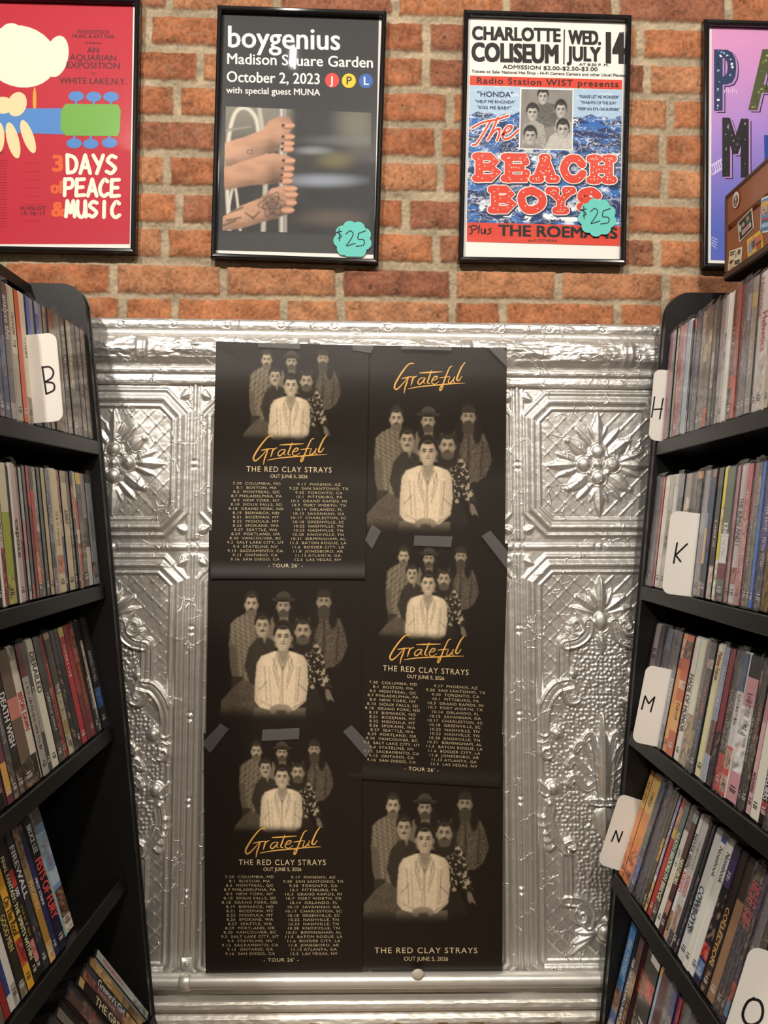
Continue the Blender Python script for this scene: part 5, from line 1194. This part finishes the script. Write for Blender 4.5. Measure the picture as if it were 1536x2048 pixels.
def build_case(R, t0, t1, spec, idx, nrow, rng):
    parts = (spec.strip()+'||').split('|'); segs = parts[0].split(','); titles = parts[1].strip(); wrap = 'w' in parts[2]
    phi = math.radians(LEAN.get((R.side, R.k), 0)); th = (t1-t0)*math.cos(phi)-.0007; th = max(th, .004)
    e1 = R.e1*math.cos(phi)-R.e2*math.sin(phi); e2 = R.e2*math.cos(phi)+R.e1*math.sin(phi); e3 = R.e3
    jog = rng.uniform(0, .003) if R.k != 4 else rng.uniform(0, .006)
    if (R.side, R.k) == ('left', 3) and idx < 2: jog = .014-.002*idx
    H = CASE_H*(1 if th > .009 else rng.choice((1, 1, .985)))
    o = R.P0+R.e1*t0+R.e3*jog+R.e2*(.0004+(t1-t0)*math.cos(phi)*math.sin(phi)); base = boost(segs[0].split('@')[0].rstrip('p')[:6])
    root = empty('dvd_case', o+e1*th/2+e3*CASE_D/2); nm = colour_name(segs[0].split('@')[0].rstrip('p')[:6])
    tl = [q for q in titles.split('#') if q]
    lab = nm+' film case'
    real = [q for q in tl if not q.startswith('~')]
    if real: lab += ' with '+colour_name(real[-1].split(';')[1])+' title'
    elif wrap: lab += ' in shrink wrap'
    elif len(segs) > 1: lab += ' with '+colour_name(segs[-1].split('@')[0].rstrip('p')[:6])+' lower part' if nm != colour_name(segs[-1].split('@')[0].rstrip('p')[:6]) else ''
    tail = ', %s from the wall, %s rack, %s' % (ORD[idx], R.side, SHELF[R.k])
    if len((lab+tail).split()) > 16: lab = nm+' film case'
    lab += tail
    tag(root, lab, 'dvd', 'film cases on the %s rack, %s' % (R.side, SHELF[R.k]))
    # case: plastic shell with a rounded spine
    mb = MB(); mb.box(o+e1*.0003+e3*.0006, e1*(th-.0006), e2*H, e3*(CASE_D-.001), lin('#1b1b1d') if sum(base) < 1.6 else lin('#c8c6c0'), bev=min(.0016, th*.2)); mb.build('case', M_CASE, root)
    # sleeve: printed paper round the spine and both faces, with its lettering
    mb = MB(); y0, y1 = .0025, H-.0025; sp = Sheet(lambda x, y, l: o+np.asarray(x)[..., None]*e1+(H-np.asarray(y)[..., None])*e2-np.asarray(l)*.00012*e3)
    ins = min(.0009, th*.1)
    q = lambda xa, ya, xb, yb, c, l: mb.add(sp.fn(np.array([xa, xb, xb, xa]), np.array([yb, yb, ya, ya]), l), [[0, 1, 2, 3]], c)
    q(ins, H-y1, th-ins, H-y0, base, 0)
    for xx in (0.0001, th-.0001):
        P = np.array([o+e1*xx+e2*y0+e3*.002, o+e1*xx+e2*y1+e3*.002, o+e1*xx+e2*y1+e3*(CASE_D-.003), o+e1*xx+e2*y0+e3*(CASE_D-.003)]); mb.add(P, [[0, 1, 2, 3]], base)
    for si, sgm in enumerate(segs):
        p = sgm.endswith('p'); sgm = sgm.rstrip('p'); c = boost(sgm[:6]); a, b = (0, 1) if '@' not in sgm else map(float, sgm.split('@')[1].split('-'))
        ya, yb = .0025+a*(H-.005), .0025+b*(H-.005)
        if not p: q(ins, ya, th-ins, yb, c, .5+si*.3)
        else:                          # a piece of cover picture: soft blotches of related colours
            n = max(3, int((yb-ya)/.0042)); xs = np.linspace(ins, th-ins, 5); ys = np.linspace(ya, yb, n+1)
            Xg, Yg = np.meshgrid(xs, ys); V = fbm(Xg*260+idx*7.1+R.k*31, Yg*150+idx*3.3, 811+R.k, 2); V2 = vnoise(Xg*400+idx, Yg*260, 821)
            Cg = c*(.25+1.5*V)[..., None]; Cg = np.where((V2 > .72)[..., None], Cg*.5+lin('#c8a488')*.5, Cg); Cg = np.where((V2 < .22)[..., None], Cg*.35, Cg)
            mb.grid(sp.fn(Xg, Yg, .5+si*.3)[::-1], np.clip(Cg, .002, 1)[::-1])
    if len(tl) or rng.random() < .5:   # small format mark near the foot of the spine
        mk = lin('#d8d4cc') if sum(base) < .9 else lin('#3a3836')
        for a, wd in ((.885, .45), (.905, .6), (.918, .5)): q(th*(.5-wd/2), a*H, th*(.5+wd/2), (a+.008)*H, mk, 3)
    for tt in tl:
        f = tt.split(';'); a, b = float(f[2]), float(f[3]); col = boost(f[1]); L = (b-a)*H
        if f[0] == '~':                # lettering too blurred to read: short strokes
            y = a*H
            while y < b*H:
                w = rng.uniform(.0014, .0032)
                if rng.random() > .12:
                    hgt = rng.choice((.30, .34, .44)); x0 = th*(.5-hgt/2)
                    q(x0, y, x0+th*hgt, y+w*.34, col, 4)
                    if rng.random() < .7: q(x0+th*hgt*rng.choice((0, .5, .8)), y, x0+th*hgt*rng.choice((.2, 1)), y+w*.8, col, 4)
                y += w+.0008
        else:
            cap = th*float(f[4])*1.12; V, T, wd = text2d(f[0], 1.0, W0)
            sl = .12 if f[0] in ('Notebook', 'Maltese Falcon', 'On The Roof') else 0
            k = L/wd; cap = min(cap, k*2.3, th*.78); xx = th*.5+(V[:, 1]-.5)*cap*R.sg; yy = a*H+(V[:, 0]+sl*V[:, 1])*k
            for dd in (0, .05*cap): mb.add(sp.fn(xx+dd*.6, yy+dd, 4.5+dd*400), T[:, ::-1], col)
    mb.build('sleeve', M_SLEEVE, root)
    if wrap:                           # loose clear film, gathered and creased above the top and below the foot
        mb = MB(); n, m = 30, 6; X, Y = np.meshgrid(np.linspace(-.0002, th+.0002, m), np.linspace(-.005*rng.uniform(.4, 1.4), H-.0005, n))
        amp = .0007*(1+2.2*np.exp(-(Y/.016)**2)+1.6*np.exp(-((H-Y)/.014)**2)); nz = np.array([[rng.uniform(-1, 1) for _ in range(m)] for _ in range(n)])
        D = .0010+.0006+np.abs(nz)*amp; P = o+X[..., None]*e1+(H-Y)[..., None]*e2-D[..., None]*e3; P[0] += e3*rng.uniform(-.001, .006)
        mb.grid(P[::-1])
        Xt = np.linspace(0, th, m); back = np.stack([o+Xt[:, None]*e1+e2*(H+rng.uniform(.0008, .003))+e3*d for d in (.02, .05, .09, .13)], 0); back += np.array([[[rng.uniform(0, .002)] for _ in range(m)] for _ in range(4)])*e2
        mb.grid(np.concatenate([P[:1], back], 0)); mb.build('plastic_wrap', M_WRAP, root)
TOTAL = 0
for (side, k), (anch, txt) in DATA.items():
    R = RR[side][k]; rng = random.Random(hash((side == 'left', k)) % 1000+k); specs = [l for l in txt.strip().split('\n')]
    ai = [a[0] for a in anch]; at_ = [R.t_of(a[1]) for a in anch]
    if (side, k) == ('left', 4): ai, at_ = [0, 7], [at_[0], at_[0]+7*.0166]      # leaning row: even steps
    pitch = (at_[-1]-at_[0])/(ai[-1]-ai[0])
    off = max(0.0, .0005+max(0, R.e2[1])*.196-at_[0]) if not (side, k) == ('left', 3) else 0
    T = lambda i: (np.interp(i, ai, at_) if i <= ai[-1] else at_[-1]+(i-ai[-1])*pitch)+off
    print('ROW', side, k, 'pitch mm %.1f' % (pitch*1000), ' '.join('%.0f' % ((T(i+1)-T(i))*1000) for i in range(len(specs))))
    for i, spc in enumerate(specs): build_case(R, T(i), T(i+1), spc, i, len(specs), rng); TOTAL += 1
print('CASES', TOTAL)

# ------------------------------------------------------------------ white letter cards between the cases
def divider(side, k, t, out_top, z0, h, letter, strokes, label, lw=.0026, back=.07):
    R = RR[side][k]; o = R.P0+R.e1*t+R.e2*z0; a, b, r = -out_top, back, .012
    def P(x, y, l): x = np.asarray(x, float)[..., None]; y = np.asarray(y, float)[..., None]; return o+x*R.e3+y*R.e2+R.e1*(.0004+np.asarray(l)*.00015)
    pts = [(b, 0), (b, h)]
    for q in np.linspace(0, 1, 7): pts.append((a+r-r*math.sin(q*math.pi/2), h-r+r*math.cos(q*math.pi/2)))
    for q in np.linspace(0, 1, 7): pts.append((a+r-r*math.cos(q*math.pi/2), r-r*math.sin(q*math.pi/2)))
    pts = np.array(pts); mb = MB(); mb.prism(P(pts[:, 0], pts[:, 1], 0), -R.e1*.0006, lin('#dedad2'))
    for st in strokes:                 # marker strokes, in metres from the card's outer lower corner, rightwards in the photo
        s = np.array([((a+x) if side == 'right' else (a-0+x), y) for x, y in st]); V, F = ribbon2d(s, lw, 8, smooth=len(st) > 2); mb.add(P(V[:, 0], V[:, 1], 2), F, lin('#121214'))
    ob = mb.build('divider_card', M_CARD); tag(ob, label, 'card', 'white letter cards in the racks')
def cpx(side, k, t, z0, out, pts):     # marker strokes given as photo pixels -> metres on the card
    R = RR[side][k]; o = R.P0+R.e1*t+R.e2*z0; n = R.e1; res = []
    for st in pts:
        row = []
        for x, y in st:
            d = ray(x, y).reshape(3); p = EYE+d*(((o-EYE)@n)/(d@n))-o; row.append((float(p@R.e3)+out, float(p@R.e2)))
        res.append(row)
    return res
CARDS = [('left', 0, 72, .040, .004, .126, 'B', [[(85, 734), (93, 788)], [(85, 735), (99, 734), (107, 743), (104, 755), (91, 764)], [(91, 764), (107, 767), (108, 780), (93, 788)]], 'white card lettered B standing out among the top left film cases'),
         ('right', 0, 1319.5, .020, .001, .124, 'H', [[(1309, 794), (1303, 834)], [(1308, 819), (1324, 818)], [(1326, 797), (1319, 838)]], 'white card lettered H at the wall end of the top right shelf'),
         ('right', 1, 1379, .042, .000, .124, 'K', [[(1354, 1086), (1347, 1126)], [(1374, 1088), (1350, 1111)], [(1351, 1110), (1361, 1123)]], 'white card lettered K on the right rack, second shelf down'),
         ('right', 2, 1312, .040, .002, .124, 'M', [[(1283, 1418), (1290, 1392)], [(1290, 1392), (1297, 1407)], [(1297, 1407), (1309, 1394)], [(1309, 1394), (1301, 1423)]], 'white card lettered M on the right rack, third shelf down'),
         ('right', 3, 1234.5, .038, .006, .126, 'N', [[(1223, 1682), (1232, 1661)], [(1232, 1661), (1237, 1684)], [(1237, 1684), (1245, 1663)]], 'white card lettered N beside the orange cases at the wall end'),
         ('right', 3, 1507, .044, .004, .124, 'O', [[(1507, 1996), (1494, 2004), (1485, 2026), (1490, 2044), (1504, 2049), (1520, 2040), (1525, 2020), (1519, 2002), (1505, 1997)]], 'white card lettered O at the lower right corner')]
for sd, k, px_, out, z0, h, ch, st, lab in CARDS:
    t = max(RR[sd][k].t_of(px_), -.0030+max(0, RR[sd][k].e2[1])*.13); divider(sd, k, t, out, z0, h, ch, cpx(sd, k, t, z0, out, st), lab, .0032 if ch == 'O' else .0026)

# ------------------------------------------------------------------ the suitcase on the right rack
far = on_y(1450, 566, -.15).reshape(3); x0 = far[0]; z0 = RACK_TOP+.0012; Ls, Ws = .44, .32
top_z = float(on_y(1452, 392, -.15).reshape(3)[2]); Hs = top_z-z0
case = empty('suitcase', (x0+Ws/2, -.15-Ls/2, z0)); tag(case, 'old brown leather suitcase with pasted stickers on top of the right rack', 'suitcase')
zs = z0+Hs*.58
brown, dark = lin('#92552f'), lin('#34190e')
mb = MB(); mb.box((x0, -.15-Ls, z0+.006), (Ws, 0, 0), (0, Ls, 0), (0, 0, zs-z0-.0066), brown, bev=.004); mb.build('body', M_LEATHER, case)
mb = MB(); mb.box((x0+.0006, -.15-Ls+.0006, zs+.0006), (Ws-.0012, 0, 0), (0, Ls-.0012, 0), (0, 0, Hs-(zs-z0)-.001), brown, bev=.007); mb.build('lid', M_LEATHER, case)
mb = MB(); mb.box((x0-.0025, -.15-Ls-.0025, z0), (Ws+.005, 0, 0), (0, Ls+.005, 0), (0, 0, .0145), dark, bev=.003); mb.build('bottom_trim', M_LEATHER, case)
mb = MB(); mb.box((x0-.0015, -.15-.0075, z0+.012), (.010, 0, 0), (0, .0090, 0), (0, 0, Hs-.016), lin('#4a2414'), bev=.003); mb.build('corner_binding', M_LEATHER, case)
mb = MB(); mb.box((x0-.0012, -.15-Ls, z0+Hs-.009), (.008, 0, 0), (0, Ls, 0), (0, 0, .0095), lin('#3c1e12'), bev=.0025); mb.build('edge_piping', M_LEATHER, case)
M_STICK = mat('glossy_sticker', rough=.35, attr=True)
def sticker(quad, segs, round_=False, label=None, tones=()):
    q = np.array(quad, float); W = on_x(q[:, 0], q[:, 1], np.full(4, x0-.0005)); mb = MB()
    def fn(u, v, l): u = np.asarray(u, float)[..., None]; v = np.asarray(v, float)[..., None]; p = (W[0]*(1-u)+W[1]*u)*(1-v)+(W[3]*(1-u)+W[2]*u)*v; return p-np.array([1, 0, 0])*(np.asarray(l)*.00015+0.0002)
    s = Sheet(lambda x, y, l: fn(x, y, l))
    if round_:
        s.ell(mb, .5, .5, .5, .5, '#a0302c', 0, 0, 36); s.ell(mb, .5, .5, .42, .44, '#e4ddd0', 0, 1, 36); s.ell(mb, .5, .55, .30, .32, '#4c4a48', 0, 2, 30); s.ell(mb, .5, .42, .12, .14, '#b8b2a6', 0, 3, 20); s.poly(mb, [(.3, .8), (.42, .6), (.58, .6), (.7, .8)], '#8c867c', 3)
    else:
        s.poly(mb, [(0, 0), (1, 0), (1, 1), (0, 1)], segs[0], 0); s.poly(mb, [(.06, .05), (.94, .05), (.94, .95), (.06, .95)], segs[1], 1)
        for i, (x, y, rx, ry, c) in enumerate(tones): s.ell(mb, x, y, rx, ry, c, 0, 2+i*.3, 18)
        for i, (xa, ya, xb, yb, c) in enumerate(segs[2:]): s.poly(mb, [(xa, ya), (xb, ya), (xb, yb), (xa, yb)], c, 5+i*.3)
    o = mb.build('sticker', M_STICK, case)
    if label: o['label'] = label
S = lambda *p: [(1400+a/6.023, 280+b/6.023) for a, b in p]
sticker(S((388, 640), (482, 585), (480, 800), (386, 860)), (), True, 'round red and white sticker')
sticker(S((453, 1000), (630, 815), (650, 1055), (475, 1235)), ('#e6e0cc', '#1f2c28', (.25, .62, .88, .84, '#d8c8bc'), (.3, .67, .8, .72, '#b03a34'), (.3, .76, .8, .8, '#b03a34')), False, 'dark sticker with two figures', ((.36, .38, .10, .13, '#c89a80'), (.68, .3, .10, .12, '#c09078'), (.36, .56, .14, .12, '#2c3a5c'), (.72, .5, .14, .14, '#3c5a4a'), (.68, .2, .14, .05, '#8a5a34'), (.16, .4, .08, .18, '#b8c4c0')))
sticker(S((356, 1340), (512, 1283), (495, 1520), (338, 1575)), ('#e9e2c8', '#ddd6b4', (.1, .08, .5, .14, '#3a3c38'), (.1, .2, .42, .25, '#3a3c38'), (.5, .62, .92, .7, '#2a2a2a'), (.5, .74, .92, .8, '#2a2a2a'), (.1, .9, .9, .93, '#b07a4a')), False, 'cream sticker', ((.78, .22, .11, .14, '#4a4c4a'), (.55, .34, .07, .12, '#9a9c90'), (.22, .6, .12, .1, '#3c3432'), (.36, .55, .07, .07, '#b06a4a'), (.25, .78, .15, .06, '#c8b880')))
sticker(S((567, 1205), (745, 1070), (768, 1310), (580, 1465)), ('#e8c830', '#dcbc3c', (.56, .2, .96, .5, '#c87058'), (.56, .54, .94, .6, '#2c2422'), (.6, .64, .9, .82, '#c04838')), False, 'yellow sticker', ((.22, .45, .14, .32, '#8c98b4'), (.42, .35, .12, .3, '#5c4a58'), (.22, .22, .08, .1, '#c89878'), (.42, .17, .08, .09, '#c8a080'), (.28, .8, .12, .14, '#caa878')))
sticker(S((740, 705), (860, 650), (850, 1100), (722, 1130)), ('#dfe6ea', '#5a8ab8', (.1, .6, .9, .67, '#b04a40'), (.2, .74, .8, .86, '#a8c4dc')), False, 'blue sticker with a figure in a yellow hat', ((.42, .36, .26, .16, '#d0a080'), (.42, .2, .36, .08, '#d8b040'), (.36, .36, .08, .02, '#3a2c28'), (.5, .46, .1, .02, '#8a3c34')))
